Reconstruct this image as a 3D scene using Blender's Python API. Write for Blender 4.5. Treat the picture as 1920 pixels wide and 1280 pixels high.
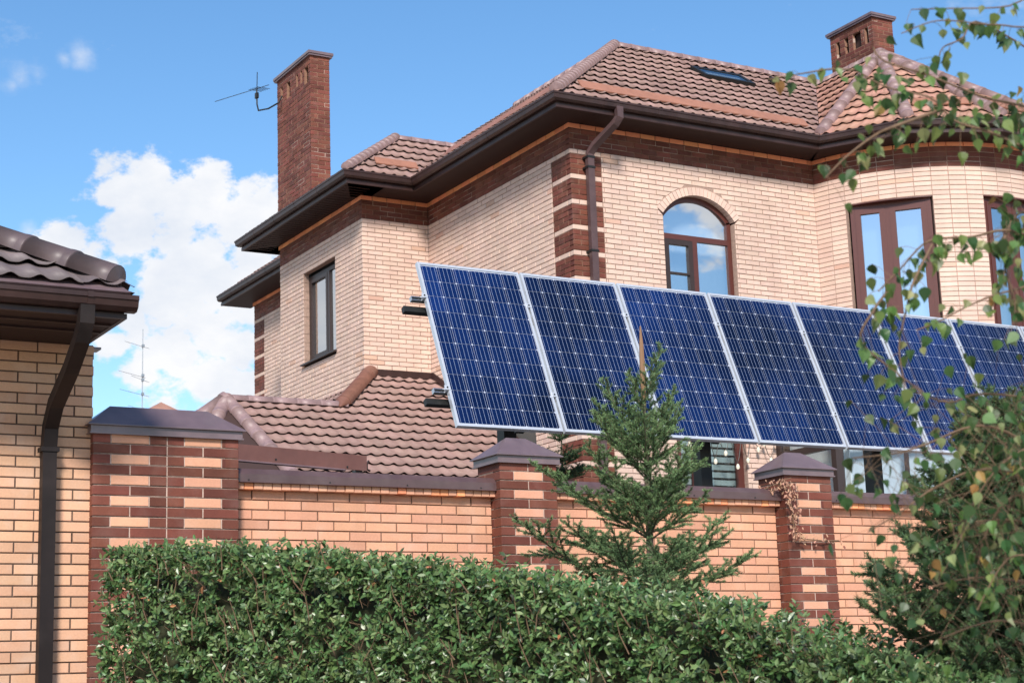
import bpy, bmesh, math, random
import numpy as np
from mathutils import Vector, Matrix

for o in list(bpy.data.objects):
    bpy.data.objects.remove(o, do_unlink=True)
SC = bpy.context.scene
COL = SC.collection
rad = math.radians

# ------------------------------------------------------------------ camera
cam_d = bpy.data.cameras.new("camera")
cam_d.sensor_width = 36.0
cam_d.lens = 60.59
cam_d.clip_end = 2000
cam_d.dof.use_dof = True
cam_d.dof.focus_distance = 15.5
cam_d.dof.aperture_fstop = 7.0
cam = bpy.data.objects.new("camera", cam_d)
COL.objects.link(cam)
CR = Vector((0.866885, -0.497357, -0.033859))
CD = Vector((0.072798, 0.193494, -0.978397))
CF = Vector((0.493165, 0.845692, 0.203944))
EYE = Vector((0, 0, 1.6))
m = Matrix.Identity(4)
for i in range(3):
    m[i][0] = CR[i]; m[i][1] = -CD[i]; m[i][2] = -CF[i]; m[i][3] = EYE[i]
cam.matrix_world = m
SC.camera = cam

def view(p):
    """picture position (1920 wide) and depth of a point: only used to rank pieces by size"""
    d = Vector(p) - EYE
    z = d.dot(CF)
    return 960 + 3231.5 * d.dot(CR) / z, 640 + 3231.5 * d.dot(CD) / z, z

# ------------------------------------------------------------------ light
SUN_ELEV = rad(36)
sun_xy = Vector((-0.60, -1.0)).normalized()
SUN = Vector((sun_xy.x * math.cos(SUN_ELEV), sun_xy.y * math.cos(SUN_ELEV), math.sin(SUN_ELEV)))
sl = bpy.data.lights.new("sun", 'SUN')
sl.energy = 3.7
sl.angle = rad(11.0)
sl.color = (1.0, 0.935, 0.855)
so = bpy.data.objects.new("sun", sl)
COL.objects.link(so)
so.rotation_euler = SUN.to_track_quat('Z', 'Y').to_euler()

SC.view_settings.view_transform = 'Standard'
SC.view_settings.look = 'None'
SC.view_settings.gamma = 1.0
SC.view_settings.exposure = 0.55
SC.view_settings.use_curve_mapping = False

W = bpy.data.worlds.new("World")
SC.world = W
W.use_nodes = True
def build_world():
    nt = W.node_tree; N = nt.nodes; L = nt.links
    N.clear()
    out = N.new('ShaderNodeOutputWorld'); bg = N.new('ShaderNodeBackground')
    sky = N.new('ShaderNodeTexSky'); sky.sky_type = 'NISHITA'; sky.sun_disc = False
    sky.sun_elevation = SUN_ELEV
    sky.sun_rotation = math.atan2(SUN.x, SUN.y)
    sky.altitude = 100; sky.air_density = 1.0; sky.dust_density = 0.3; sky.ozone_density = 1.2
    tc = N.new('ShaderNodeTexCoord')
    # cumulus banks: direction of the middle, angular radius (degrees)
    banks = [((0.2782, 0.915, 0.2922), 1.1), ((0.2982, 0.9098, 0.2885), 1.28), ((0.3168, 0.9043, 0.2861), 1.24), ((0.3262, 0.8972, 0.2978), 0.8), ((0.3312, 0.9004, 0.282), 1.06), ((0.3129, 0.911, 0.2685), 1.42), ((0.2904, 0.9186, 0.268), 1.24), ((0.3435, 0.8989, 0.2719), 1.28), ((0.3583, 0.8913, 0.2779), 1.33), ((0.3719, 0.8884, 0.2691), 1.42), ((0.3536, 0.9001, 0.2543), 1.06), ((0.3295, 0.9085, 0.2571), 1.06), ((0.255, 0.9322, 0.2568), 1.06), ((0.2685, 0.9311, 0.2471), 1.06), ((0.2766, 0.932, 0.2341), 0.71), ((0.3125, 0.9185, 0.2421), 1.1), ((0.3354, 0.9115, 0.2379), 1.33), ((0.3557, 0.9057, 0.2306), 1.24), ((0.3082, 0.9241, 0.2258), 1.06), ((0.2947, 0.9303, 0.2183), 0.8), ((0.3376, 0.9173, 0.2112), 1.24), ((0.3186, 0.9264, 0.2007), 1.24), ((0.3536, 0.9129, 0.2037), 1.06), ((0.3025, 0.9343, 0.1887), 0.89), ((0.3366, 0.9231, 0.1858), 1.24), ((0.3569, 0.9173, 0.1767), 1.06), ((0.3147, 0.9329, 0.1754), 1.06), ((0.2844, 0.9362, 0.2063), 0.64)]
    thin = [((0.224, 0.9117, 0.3445), 0.57), ((0.2319, 0.9085, 0.3477), 0.43), ((0.2446, 0.9016, 0.3567), 0.32), ((0.2527, 0.8987, 0.3586), 0.46), ((0.2361, 0.9347, 0.2657), 0.35), ((0.2202, 0.9137, 0.3415), 0.39)]
    rg = random.Random(11)
    for az in range(0, 360, 24):
        a = rad(az + rg.uniform(-9, 9)); fx, fy = math.sin(a), math.cos(a)
        if fx * .49 + fy * .85 > .80 or 215 < az < 250:  # no banks in view, nor where the turret panes mirror blue sky
            continue
        e = rad(rg.uniform(14, 46)); r = rg.uniform(5, 10)
        for k in range(3):
            aa = a + rad(rg.uniform(-9, 9)); ee = e + rad(rg.uniform(-4, 4))
            banks.append(((math.sin(aa) * math.cos(ee), math.cos(aa) * math.cos(ee), math.sin(ee)), r * rg.uniform(.6, 1)))
    for az, e, r in ((146, 19, 3.2), (152, 21, 3), (139, 17, 3), (160, 15, 4), (147, 9, 4), (-24, 11, 5), (-20, 15, 4), (-29, 14, 5)):  # out-of-view banks added to whiten the sky mirrored in window panes
        banks.append(((math.sin(rad(az)) * math.cos(rad(e)), math.cos(rad(az)) * math.cos(rad(e)), math.sin(rad(e))), r))
    def puffs(lst, wide):
      acc = None
      for c, r in lst:
        v = Vector(c).normalized()
        d = N.new('ShaderNodeVectorMath'); d.operation = 'DISTANCE'
        L.new(tc.outputs['Generated'], d.inputs[0]); d.inputs[1].default_value = v
        mr = N.new('ShaderNodeMapRange'); mr.clamp = True
        mr.inputs['From Min'].default_value = rad(r) * wide; mr.inputs['From Max'].default_value = 0
        L.new(d.outputs['Value'], mr.inputs['Value'])
        if acc is None:
            acc = mr.outputs[0]
        else:
            mx = N.new('ShaderNodeMath'); mx.operation = 'MAXIMUM'
            L.new(acc, mx.inputs[0]); L.new(mr.outputs[0], mx.inputs[1]); acc = mx.outputs[0]
      return acc
    acc = puffs(banks, 1.55); acc2 = puffs(thin, 1.9)
    def noise(scale, det, rough, stretch=(1, 1, 1.5), off=(0, 0, 0)):
        mp = N.new('ShaderNodeMapping'); mp.inputs['Scale'].default_value = stretch; mp.inputs['Location'].default_value = off
        L.new(tc.outputs['Generated'], mp.inputs['Vector'])
        n = N.new('ShaderNodeTexNoise'); n.inputs['Scale'].default_value = scale
        n.inputs['Detail'].default_value = det; n.inputs['Roughness'].default_value = rough
        L.new(mp.outputs[0], n.inputs['Vector'])
        return n.outputs['Fac']
    def math_(op, a, b):
        n = N.new('ShaderNodeMath'); n.operation = op
        for i, v in enumerate((a, b)):
            if isinstance(v, (int, float)): n.inputs[i].default_value = v
            else: L.new(v, n.inputs[i])
        return n.outputs[0]
    n1 = noise(40, 10, .62)
    dens = math_('ADD', math_('MULTIPLY', acc, 1.25), math_('MULTIPLY', math_('SUBTRACT', n1, .5), 2.3))
    cov = N.new('ShaderNodeMapRange'); cov.interpolation_type = 'SMOOTHSTEP'
    cov.inputs['From Min'].default_value = .40; cov.inputs['From Max'].default_value = .78
    L.new(dens, cov.inputs['Value'])
    gate = N.new('ShaderNodeMapRange'); gate.inputs['From Min'].default_value = 0.02; gate.inputs['From Max'].default_value = .2
    L.new(acc, gate.inputs['Value'])
    cm = math_('MULTIPLY', cov.outputs[0], gate.outputs[0])
    # thin wisps, all over the sky
    n2 = noise(9, 7, .68, (1, 1, 1.8), (4.1, 2.2, 0.7))
    wsp = N.new('ShaderNodeMapRange'); wsp.inputs['From Min'].default_value = .60; wsp.inputs['From Max'].default_value = .82
    wsp.inputs['To Max'].default_value = .55
    L.new(n2, wsp.inputs['Value'])
    cm = math_('MAXIMUM', cm, wsp.outputs[0])
    tw = N.new('ShaderNodeMapRange'); tw.interpolation_type = 'SMOOTHSTEP'
    tw.inputs['From Min'].default_value = .30; tw.inputs['From Max'].default_value = 1.25; tw.inputs['To Max'].default_value = .48
    L.new(math_('ADD', acc2, math_('MULTIPLY', math_('SUBTRACT', n1, .5), 1.6)), tw.inputs['Value'])
    g2 = N.new('ShaderNodeMapRange'); g2.inputs['From Max'].default_value = .3; L.new(acc2, g2.inputs['Value'])
    cm = math_('MAXIMUM', cm, math_('MULTIPLY', tw.outputs[0], g2.outputs[0]))
    n3 = noise(14, 6, .6, (1, 1, 1.7), (1.0, 7.2, 3.7))
    ramp = N.new('ShaderNodeMapRange'); ramp.inputs['From Min'].default_value = .3; ramp.inputs['From Max'].default_value = .62
    L.new(n3, ramp.inputs['Value'])
    cc = N.new('ShaderNodeMix'); cc.data_type = 'RGBA'
    cc.inputs[6].default_value = (5.2, 5.6, 6.3, 1); cc.inputs[7].default_value = (6.75, 6.8, 6.95, 1)
    L.new(ramp.outputs[0], cc.inputs[0])
    hs = N.new('ShaderNodeHueSaturation'); hs.inputs['Saturation'].default_value = 1.25
    hs.inputs['Value'].default_value = 1.27
    L.new(sky.outputs[0], hs.inputs['Color'])
    mix = N.new('ShaderNodeMix'); mix.data_type = 'RGBA'
    L.new(cm, mix.inputs[0]); L.new(hs.outputs[0], mix.inputs[6]); L.new(cc.outputs[2], mix.inputs[7])
    L.new(mix.outputs[2], bg.inputs[0]); bg.inputs[1].default_value = 0.10
    L.new(bg.outputs[0], out.inputs[0])
build_world()

# ------------------------------------------------------------------ materials
MATS = {}
def mat(key, col, rough=.7, var=.0, hue=.0, grain=.0, gscale=60, bump=.0, bscale=120, spec=.4, metal=0., coat=0., blot=0., bloc=(0, 0, 0), bsc=3., trans=0., bloom=0., blc=(.6, .5, .45), streak=0.):
    """procedural surface: base colour, piece-to-piece variation, grain, blotches, fine relief"""
    if key in MATS: return MATS[key]
    M = bpy.data.materials.new(key); M.use_nodes = True
    nt = M.node_tree; N = nt.nodes; L = nt.links
    b = N['Principled BSDF']
    b.inputs['Roughness'].default_value = rough
    b.inputs['Metallic'].default_value = metal
    b.inputs['Specular IOR Level'].default_value = spec
    b.inputs['Coat Weight'].default_value = coat; b.inputs['Coat Roughness'].default_value = .08
    rgb = N.new('ShaderNodeRGB'); rgb.outputs[0].default_value = (*col, 1)
    c = rgb.outputs[0]
    geo = N.new('ShaderNodeNewGeometry')
    if var or hue:
        oi = N.new('ShaderNodeObjectInfo')
        ad = N.new('ShaderNodeMath'); ad.operation = 'ADD'
        L.new(oi.outputs['Random'], ad.inputs[0]); L.new(geo.outputs['Random Per Island'], ad.inputs[1])
        fr = N.new('ShaderNodeMath'); fr.operation = 'FRACT'; L.new(ad.outputs[0], fr.inputs[0])
        hs = N.new('ShaderNodeHueSaturation')
        mv = N.new('ShaderNodeMapRange'); mv.inputs['To Min'].default_value = 1 - var; mv.inputs['To Max'].default_value = 1 + var
        L.new(fr.outputs[0], mv.inputs['Value']); L.new(mv.outputs[0], hs.inputs['Value'])
        ml = N.new('ShaderNodeMath'); ml.operation = 'MULTIPLY'; ml.inputs[1].default_value = 7.31; L.new(fr.outputs[0], ml.inputs[0])
        fr2 = N.new('ShaderNodeMath'); fr2.operation = 'FRACT'; L.new(ml.outputs[0], fr2.inputs[0])
        mh = N.new('ShaderNodeMapRange'); mh.inputs['To Min'].default_value = .5 - hue; mh.inputs['To Max'].default_value = .5 + hue
        L.new(fr2.outputs[0], mh.inputs['Value']); L.new(mh.outputs[0], hs.inputs['Hue'])
        L.new(c, hs.inputs['Color']); c = hs.outputs[0]
    def nz(scale, det=4, loc=None):
        n = N.new('ShaderNodeTexNoise'); n.inputs['Scale'].default_value = scale; n.inputs['Detail'].default_value = det
        L.new(geo.outputs['Position'], n.inputs['Vector']); return n.outputs['Fac']
    def scale_by(c, fac, amt):
        mr = N.new('ShaderNodeMapRange'); mr.inputs['From Min'].default_value = .25; mr.inputs['From Max'].default_value = .75
        mr.inputs['To Min'].default_value = 1 - amt; mr.inputs['To Max'].default_value = 1 + amt
        L.new(fac, mr.inputs['Value'])
        h = N.new('ShaderNodeHueSaturation'); L.new(mr.outputs[0], h.inputs['Value']); L.new(c, h.inputs['Color'])
        return h.outputs[0]
    if grain: c = scale_by(c, nz(gscale), grain)
    if blot: c = scale_by(c, nz(bsc, 6), blot)
    if streak:
        vm = N.new('ShaderNodeVectorMath'); vm.operation = 'MULTIPLY'; vm.inputs[1].default_value = (1, 1, .10); L.new(geo.outputs['Position'], vm.inputs[0])
        ns_ = N.new('ShaderNodeTexNoise'); ns_.inputs['Scale'].default_value = 4.5; ns_.inputs['Detail'].default_value = 7; L.new(vm.outputs[0], ns_.inputs['Vector'])
        c = scale_by(c, ns_.outputs['Fac'], streak)
    if bloom:
        f1 = nz(5.5, 8); mr = N.new('ShaderNodeMapRange'); mr.inputs['From Min'].default_value = .5; mr.inputs['From Max'].default_value = .78
        mr.inputs['To Max'].default_value = bloom; L.new(f1, mr.inputs['Value'])
        mx = N.new('ShaderNodeMix'); mx.data_type = 'RGBA'; L.new(mr.outputs[0], mx.inputs[0]); L.new(c, mx.inputs[6]); mx.inputs[7].default_value = (*blc, 1)
        c = mx.outputs[2]
    L.new(c, b.inputs['Base Color'])
    if bump:
        bp = N.new('ShaderNodeBump'); bp.inputs['Strength'].default_value = bump; bp.inputs['Distance'].default_value = .004
        L.new(nz(bscale, 5), bp.inputs['Height']); L.new(bp.outputs[0], b.inputs['Normal'])
    if trans:
        tl = N.new('ShaderNodeBsdfTranslucent'); L.new(c, tl.inputs[0])
        mx = N.new('ShaderNodeMixShader'); mx.inputs[0].default_value = trans
        L.new(b.outputs[0], mx.inputs[1]); L.new(tl.outputs[0], mx.inputs[2])
        L.new(mx.outputs[0], N['Material Output'].inputs[0])
    MATS[key] = M
    return M

mat('cream_brick', (.615, .440, .358), .75, var=.085, hue=.005, grain=.07, gscale=90, blot=.09, bsc=1.1, bump=.3, bloom=.25, blc=(.66, .56, .50), streak=0.08)
mat('rosy_brick', (.58, .37, .28), .75, var=.12, hue=.006, grain=.07, gscale=90, blot=.09, bsc=1.1, bump=.3)
mat('peach_brick', (.60, .305, .192), .75, var=.12, hue=.004, grain=.07, gscale=70, blot=.08, bsc=2, bump=.35, bloom=.28, blc=(.62, .45, .36), streak=0.08)
mat('tan_brick', (.58, .335, .21), .75, var=.12, hue=.004, grain=.07, gscale=70, blot=.10, bsc=1.6, bump=.35, bloom=.4, blc=(.60, .47, .39), streak=0.1)
mat('orange_brick', (.76, .29, .14), .75, var=.15, hue=.008, grain=.08, bump=.3)
mat('brown_brick', (.140, .042, .027), .66, var=.25, hue=.005, grain=.14, gscale=80, blot=.14, bsc=4, bump=.4, bloom=.13, blc=(.42, .30, .26), spec=.3, streak=0.15)
mat('red_brick', (.150, .046, .031), .70, var=.28, hue=.006, grain=.14, gscale=60, blot=.22, bsc=3, bump=.4, bloom=.12, blc=(.4, .3, .28), spec=.3, streak=0.15)
mat('dark_mortar', (.13, .085, .065), .95, grain=.2, gscale=40)
mat('house_mortar', (.33, .225, .18), .95, grain=.25, gscale=40)
mat('pale_mortar', (.46, .34, .28), .95, grain=.25, gscale=30)
mat('brown_mortar', (.25, .135, .09), .95, grain=.2, gscale=40)
mat('roof_tile', (.290, .180, .154), .58, var=.09, hue=.005, grain=.09, gscale=25, blot=.16, bsc=1.1, spec=.35, bloom=.22, blc=(.22, .16, .14), streak=0.13)
mat('roof_tile_red', (.39, .205, .150), .58, var=.09, hue=.006, grain=.09, gscale=25, blot=.16, bsc=1.1, spec=.35, bloom=.2, blc=(.24, .16, .13), streak=0.13)
mat('roof_tile_mauve', (.150, .118, .118), .42, var=.09, hue=.005, grain=.08, gscale=25, blot=.14, bsc=1.4, spec=.5)
mat('ridge_grey', (.10, .072, .075), .45, grain=.08, gscale=15, blot=.2, bsc=4, spec=.4)
mat('ridge_metal', (.255, .168, .165), .46, var=.08, grain=.08, gscale=20, blot=.18, bsc=5, spec=.4)
mat('brown_ridge', (.19, .085, .060), .45, var=.06, grain=.08, gscale=20, blot=.2, bsc=5, spec=.4)
mat('brown_metal', (.036, .0175, .0155), .40, grain=.10, gscale=15, blot=.25, bsc=4, spec=.35, bloom=.15, blc=(.10, .08, .075), streak=0.2)
mat('pipe_dark', (.014, .0095, .009), .55, grain=.10, gscale=15, blot=.25, bsc=4, spec=.25, bloom=.12, blc=(.09, .07, .065), streak=0.2)
mat('pipe_mauve', (.085, .050, .050), .38, grain=.08, gscale=15, blot=.2, bsc=4, spec=.4)
mat('mauve_metal', (.140, .095, .104), .30, grain=.08, gscale=15, blot=.2, bsc=4, spec=.7, bloom=.2, blc=(.22, .19, .18), streak=0.12)
mat('coping_metal', (.090, .052, .052), .32, grain=.08, gscale=15, blot=.2, bsc=4, spec=.6, bloom=.2, blc=(.2, .16, .15))
mat('strip_metal', (.125, .052, .043), .38, grain=.08, gscale=15, blot=.14, bsc=4, spec=.4, bloom=.12, blc=(.2, .15, .14))
mat('guard_metal', (.32, .145, .095), .5, grain=.08, gscale=15, blot=.14, bsc=4)
mat('black_metal', (.014, .015, .015), .45, grain=.1, gscale=15, spec=.3)
mat('soffit', (.030, .0165, .0145), .6, grain=.08, gscale=20, spec=.25)
mat('deck', (.05, .026, .022), .9)
mat('aluminium', (.62, .64, .68), .36, metal=.5, grain=.04, spec=.5, blot=.06, bsc=6)
mat('rail_metal', (.55, .56, .58), .28, metal=.9, grain=.05)
mat('backsheet', (.50, .55, .64), .5)
mat('frame_brown', (.090, .026, .020), .38, grain=.08, gscale=40, spec=.45)
mat('frame_dark', (.035, .022, .02), .4, grain=.08, gscale=40)
mat('white_lining', (.72, .73, .74), .6)
mat('curtain', (.55, .60, .68), .8, grain=.1, gscale=12)
mat('room', (.10, .09, .08), .9)
mat('plaster', (.30, .22, .18), .9)
mat('grey_metal', (.34, .35, .37), .35, metal=.7)
mat('bark', (.10, .075, .055), .9, grain=.35, gscale=60, bump=.6, bscale=60)
mat('twig', (.16, .10, .06), .85, grain=.25, gscale=60)
mat('birch_bark', (.42, .38, .33), .8, grain=.3, gscale=12, bump=.4)
mat('spruce_needle', (.150, .240, .105), .6, var=.35, hue=.018, trans=.2, blot=.3, bsc=6, spec=.2)
mat('spruce_dark', (.085, .145, .065), .55, var=.35, hue=.018, trans=.15, blot=.25, bsc=6)
mat('fir_needle', (.06, .135, .055), .55, var=.35, hue=.018, trans=.15)
mat('spruce_needle_tip', (.21, .31, .135), .6, var=.3, hue=.018, trans=.2, spec=.2)
mat('spruce_dark_tip', (.12, .19, .075), .6, var=.3, hue=.018, trans=.2, spec=.2)
mat('fir_needle_tip', (.08, .16, .06), .6, var=.3, hue=.018, trans=.2, spec=.2)
mat('spruce_bud', (.23, .13, .07), .7, var=.2)
mat('hedge_leaf_new', (.180, .255, .105), .36, var=.35, hue=.025, trans=.22, spec=.4)
mat('hedge_leaf', (.084, .150, .050), .34, var=.55, hue=.028, trans=.14, spec=.5)
mat('hedge_leaf_old', (.34, .15, .07), .6, var=.4, hue=.02, trans=.2)
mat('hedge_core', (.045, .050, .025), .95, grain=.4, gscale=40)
mat('birch_leaf_deep', (.045, .092, .028), .42, var=.35, hue=.03, trans=.3, spec=.4)
mat('birch_leaf', (.105, .165, .042), .42, var=.40, hue=.035, trans=.32, spec=.45)
mat('birch_leaf_pale', (.23, .25, .10), .42, var=.3, hue=.03, trans=.35, spec=.45)
mat('birch_leaf_old', (.34, .20, .06), .5, var=.3, hue=.02, trans=.35)
mat('dry_leaf', (.48, .28, .19), .8, var=.35, hue=.015, trans=.25)
mat('bounce_ground', (.34, .285, .235), .9, grain=.25, gscale=30, blot=.2, bsc=1)  # unseen ground; warm tone set for the light it bounces up
mat('bulb', (.72, .68, .55), .3)
mat('cable', (.05, .05, .045), .5)
mat('far_wall', (.30, .16, .12), .8)
mat('glass_slat', (.33, .40, .40), .25, grain=.05)

def cell_material():
    M = bpy.data.materials.new('solar_cell'); M.use_nodes = True
    nt = M.node_tree; N = nt.nodes; L = nt.links; b = N['Principled BSDF']
    tc = N.new('ShaderNodeTexCoord'); sx = N.new('ShaderNodeSeparateXYZ'); L.new(tc.outputs['Object'], sx.inputs[0])
    def mth(op, a, c):
        n = N.new('ShaderNodeMath'); n.operation = op
        for i, v in enumerate((a, c)):
            if isinstance(v, (int, float)): n.inputs[i].default_value = v
            else: L.new(v, n.inputs[i])
        return n.outputs[0]
    # four busbars
    t = mth('ADD', mth('MULTIPLY', sx.outputs['X'], 1 / .039), 10.0)
    fr = mth('ABSOLUTE', mth('SUBTRACT', mth('FRACT', t, 0), .5), 0)
    bus = mth('LESS_THAN', fr, .030)
    oi = N.new('ShaderNodeObjectInfo')
    mr = N.new('ShaderNodeMapRange'); mr.inputs['To Min'].default_value = .78; mr.inputs['To Max'].default_value = 1.2
    L.new(oi.outputs['Random'], mr.inputs['Value'])
    hs = N.new('ShaderNodeHueSaturation'); hs.inputs['Color'].default_value = (.0026, .0120, .059, 1)
    L.new(mr.outputs[0], hs.inputs['Value'])
    ge = N.new('ShaderNodeNewGeometry'); nz = N.new('ShaderNodeTexNoise'); nz.inputs['Scale'].default_value = .55; nz.inputs['Detail'].default_value = 2
    L.new(ge.outputs['Position'], nz.inputs['Vector'])
    m2 = N.new('ShaderNodeMapRange'); m2.inputs['From Min'].default_value = .35; m2.inputs['From Max'].default_value = .65; m2.inputs['To Min'].default_value = .5; m2.inputs['To Max'].default_value = 1.7
    L.new(nz.outputs['Fac'], m2.inputs['Value'])
    hs2 = N.new('ShaderNodeHueSaturation'); L.new(m2.outputs[0], hs2.inputs['Value']); L.new(hs.outputs[0], hs2.inputs['Color']); hs = hs2
    mx = N.new('ShaderNodeMix'); mx.data_type = 'RGBA'; L.new(bus, mx.inputs[0])
    L.new(hs.outputs[0], mx.inputs[6]); mx.inputs[7].default_value = (.30, .37, .52, 1)
    L.new(mx.outputs[2], b.inputs['Base Color'])
    b.inputs['Roughness'].default_value = .5; b.inputs['Specular IOR Level'].default_value = .03
    MATS['solar_cell'] = M
cell_material()

def glass_material(key, ior, tint, gl=(1, 1, 1), rough=.01):
    M = bpy.data.materials.new(key); M.use_nodes = True
    nt = M.node_tree; N = nt.nodes; L = nt.links
    N.remove(N['Principled BSDF'])
    fr = N.new('ShaderNodeFresnel'); fr.inputs[0].default_value = ior
    tr = N.new('ShaderNodeBsdfTransparent'); tr.inputs[0].default_value = (*tint, 1)
    g = N.new('ShaderNodeBsdfGlossy'); g.inputs['Roughness'].default_value = rough; g.inputs[0].default_value = (*gl, 1)
    ge = N.new('ShaderNodeNewGeometry'); iv = N.new('ShaderNodeMath'); iv.operation = 'SUBTRACT'; iv.inputs[0].default_value = 1.0
    L.new(ge.outputs['Backfacing'], iv.inputs[1])
    ml = N.new('ShaderNodeMath'); ml.operation = 'MULTIPLY'; L.new(fr.outputs[0], ml.inputs[0]); L.new(iv.outputs[0], ml.inputs[1])
    mx = N.new('ShaderNodeMixShader'); L.new(ml.outputs[0], mx.inputs[0]); L.new(tr.outputs[0], mx.inputs[1]); L.new(g.outputs[0], mx.inputs[2])
    L.new(mx.outputs[0], N['Material Output'].inputs[0])
    MATS[key] = M
glass_material('panel_glass', 1.24, (.97, .97, .98), rough=.06)
glass_material('clear_glass', 1.75, (.88, .9, .9))
glass_material('window_glass', 9.0, (.75, .8, .82), (.94, .97, 1.0), rough=.015)

# ------------------------------------------------------------------ mesh helpers
class MB:
    """collects faces; build() links them as one mesh object"""
    def __init__(s): s.v = []; s.f = []; s.m = []
    def add(s, vs, fs, k=0):
        o = len(s.v); s.v.extend([tuple(p) for p in vs]); s.f.extend([tuple(i + o for i in f) for f in fs]); s.m.extend([k] * len(fs))
    def hexa(s, p, k=0):
        """p: 4 front corners (counter-clockwise from outside) + 4 back corners"""
        s.add(p, [(0, 1, 2, 3), (7, 6, 5, 4), (0, 4, 5, 1), (1, 5, 6, 2), (2, 6, 7, 3), (3, 7, 4, 0)], k)
    def box(s, a, b, k=0):
        x0, y0, z0 = a; x1, y1, z1 = b
        s.hexa([(x0, y0, z0), (x1, y0, z0), (x1, y0, z1), (x0, y0, z1), (x0, y1, z0), (x1, y1, z0), (x1, y1, z1), (x0, y1, z1)], k)
    def mesh(s, name, mats):
        me = bpy.data.meshes.new(name)
        me.from_pydata(s.v, [], s.f)
        for k in mats: me.materials.append(MATS[k])
        if len(mats) > 1: me.polygons.foreach_set('material_index', s.m)
        me.update()
        return me
    def build(s, name, mats, parent=None, smooth=False):
        if isinstance(mats, str): mats = [mats]
        return link(name, s.mesh(name, mats), parent, smooth)

def link(name, me, parent=None, smooth=False, matrix=None):
    if smooth: me.shade_smooth()
    o = bpy.data.objects.new(name, me); COL.objects.link(o)
    if parent is not None:
        o.parent = parent
        if parent.type == 'EMPTY' and parent.parent is None:
            o.matrix_parent_inverse = Matrix.Translation(-Vector(parent.location))
    if matrix is not None: o.matrix_basis = matrix
    return o

def thing(name, label, cat, loc, group=None):
    o = bpy.data.objects.new(name, None); COL.objects.link(o)
    o.empty_display_size = .2
    o.location = loc; o['label'] = label; o['category'] = cat
    if group: o['group'] = group
    return o
def tag(o, label, cat, group=None):
    o['label'] = label; o['category'] = cat
    if group: o['group'] = group
    return o
def stuff(o): o['kind'] = 'stuff'; return o
def struct(o): o['kind'] = 'structure'; return o

class Frame:
    """wall frame: u to the right seen from outside, z up, n outwards"""
    def __init__(s, org, ud):
        s.o = Vector(org); s.u = Vector(ud).normalized(); s.z = Vector((0, 0, 1)); s.n = s.u.cross(s.z)
    def p(s, u, z, n=0): return s.o + s.u * u + s.z * z + s.n * n
    def box(s, mb, u0, u1, z0, z1, n0, n1, k=0):
        """n1 is the outer face"""
        mb.hexa([s.p(u0, z0, n1), s.p(u1, z0, n1), s.p(u1, z1, n1), s.p(u0, z1, n1),
                 s.p(u0, z0, n0), s.p(u1, z0, n0), s.p(u1, z1, n0), s.p(u0, z1, n0)], k)

def tube(mb, pts, r, seg=6, k=0, cap=True):
    pts = [Vector(p) for p in pts]
    rs = r if isinstance(r, (list, tuple)) else [r] * len(pts)
    ref = Vector((0, 0, 1))
    d0 = (pts[-1] - pts[0]).normalized()
    if abs(d0.z) > .9: ref = Vector((1, 0, 0))
    rings = []
    for i, p in enumerate(pts):
        d = (pts[min(i + 1, len(pts) - 1)] - pts[max(i - 1, 0)]).normalized()
        a = d.cross(ref).normalized(); b = a.cross(d)
        rings.append([p + (a * math.cos(t) + b * math.sin(t)) * rs[i] for t in [2 * math.pi * j / seg for j in range(seg)]])
    vs = [q for rg in rings for q in rg]; fs = []
    for i in range(len(pts) - 1):
        for j in range(seg):
            j2 = (j + 1) % seg
            fs.append((i * seg + j, i * seg + j2, (i + 1) * seg + j2, (i + 1) * seg + j))
    if cap:
        fs.append(tuple(range(seg))); fs.append(tuple(reversed(range((len(pts) - 1) * seg, len(pts) * seg))))
    mb.add(vs, fs, k)

def sweep(mb, path, prof, z0, k=0, closed=True):
    """profile (outwards, up) along a level polyline with mitred corners; outwards is to the right of travel"""
    P = [Vector((p[0], p[1])) for p in path]; n = len(P); rows = []
    for i in range(n):
        def nrm(a, b):
            d = (b - a).normalized(); return Vector((d.y, -d.x))
        if i == 0: w = nrm(P[0], P[1])
        elif i == n - 1: w = nrm(P[-2], P[-1])
        else:
            a = nrm(P[i - 1], P[i]); b = nrm(P[i], P[i + 1]); w = (a + b).normalized(); w = w / max(.3, w.dot(a))
        rows.append([(P[i].x + w.x * o, P[i].y + w.y * o, z0 + h) for o, h in prof])
    m_ = len(prof); vs = [q for r in rows for q in r]; fs = []
    for i in range(n - 1):
        for j in range(m_ if closed else m_ - 1):
            j2 = (j + 1) % m_
            fs.append((i * m_ + j, i * m_ + j2, (i + 1) * m_ + j2, (i + 1) * m_ + j))
    if closed:
        fs.append(tuple(range(m_ - 1, -1, -1))); fs.append(tuple((n - 1) * m_ + j for j in range(m_)))
    mb.add(vs, fs, k)

# ------------------------------------------------------------------ bricks
UNIT = {}
def unit_brick(key):
    """brick of size 1: x across, y into the wall, z up, with worn front edges"""
    if key in UNIT: return UNIT[key]
    mb = MB(); ex, ez, d = .012, .05, .03
    f = [(-.5 + ex, 0, -.5 + ez), (.5 - ex, 0, -.5 + ez), (.5 - ex, 0, .5 - ez), (-.5 + ex, 0, .5 - ez)]
    g = [(-.5, d, -.5), (.5, d, -.5), (.5, d, .5), (-.5, d, .5)]
    b = [(-.5, 1, -.5), (.5, 1, -.5), (.5, 1, .5), (-.5, 1, .5)]
    mb.add(f + g + b, [(0, 1, 2, 3)] + [(i, i + 4, (i + 1) % 4 + 4, (i + 1) % 4) for i in range(4)] + [(i + 4, i + 8, (i + 1) % 4 + 8, (i + 1) % 4 + 4) for i in range(4)])
    UNIT[key] = mb.mesh('brick', [key]); return UNIT[key]

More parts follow.
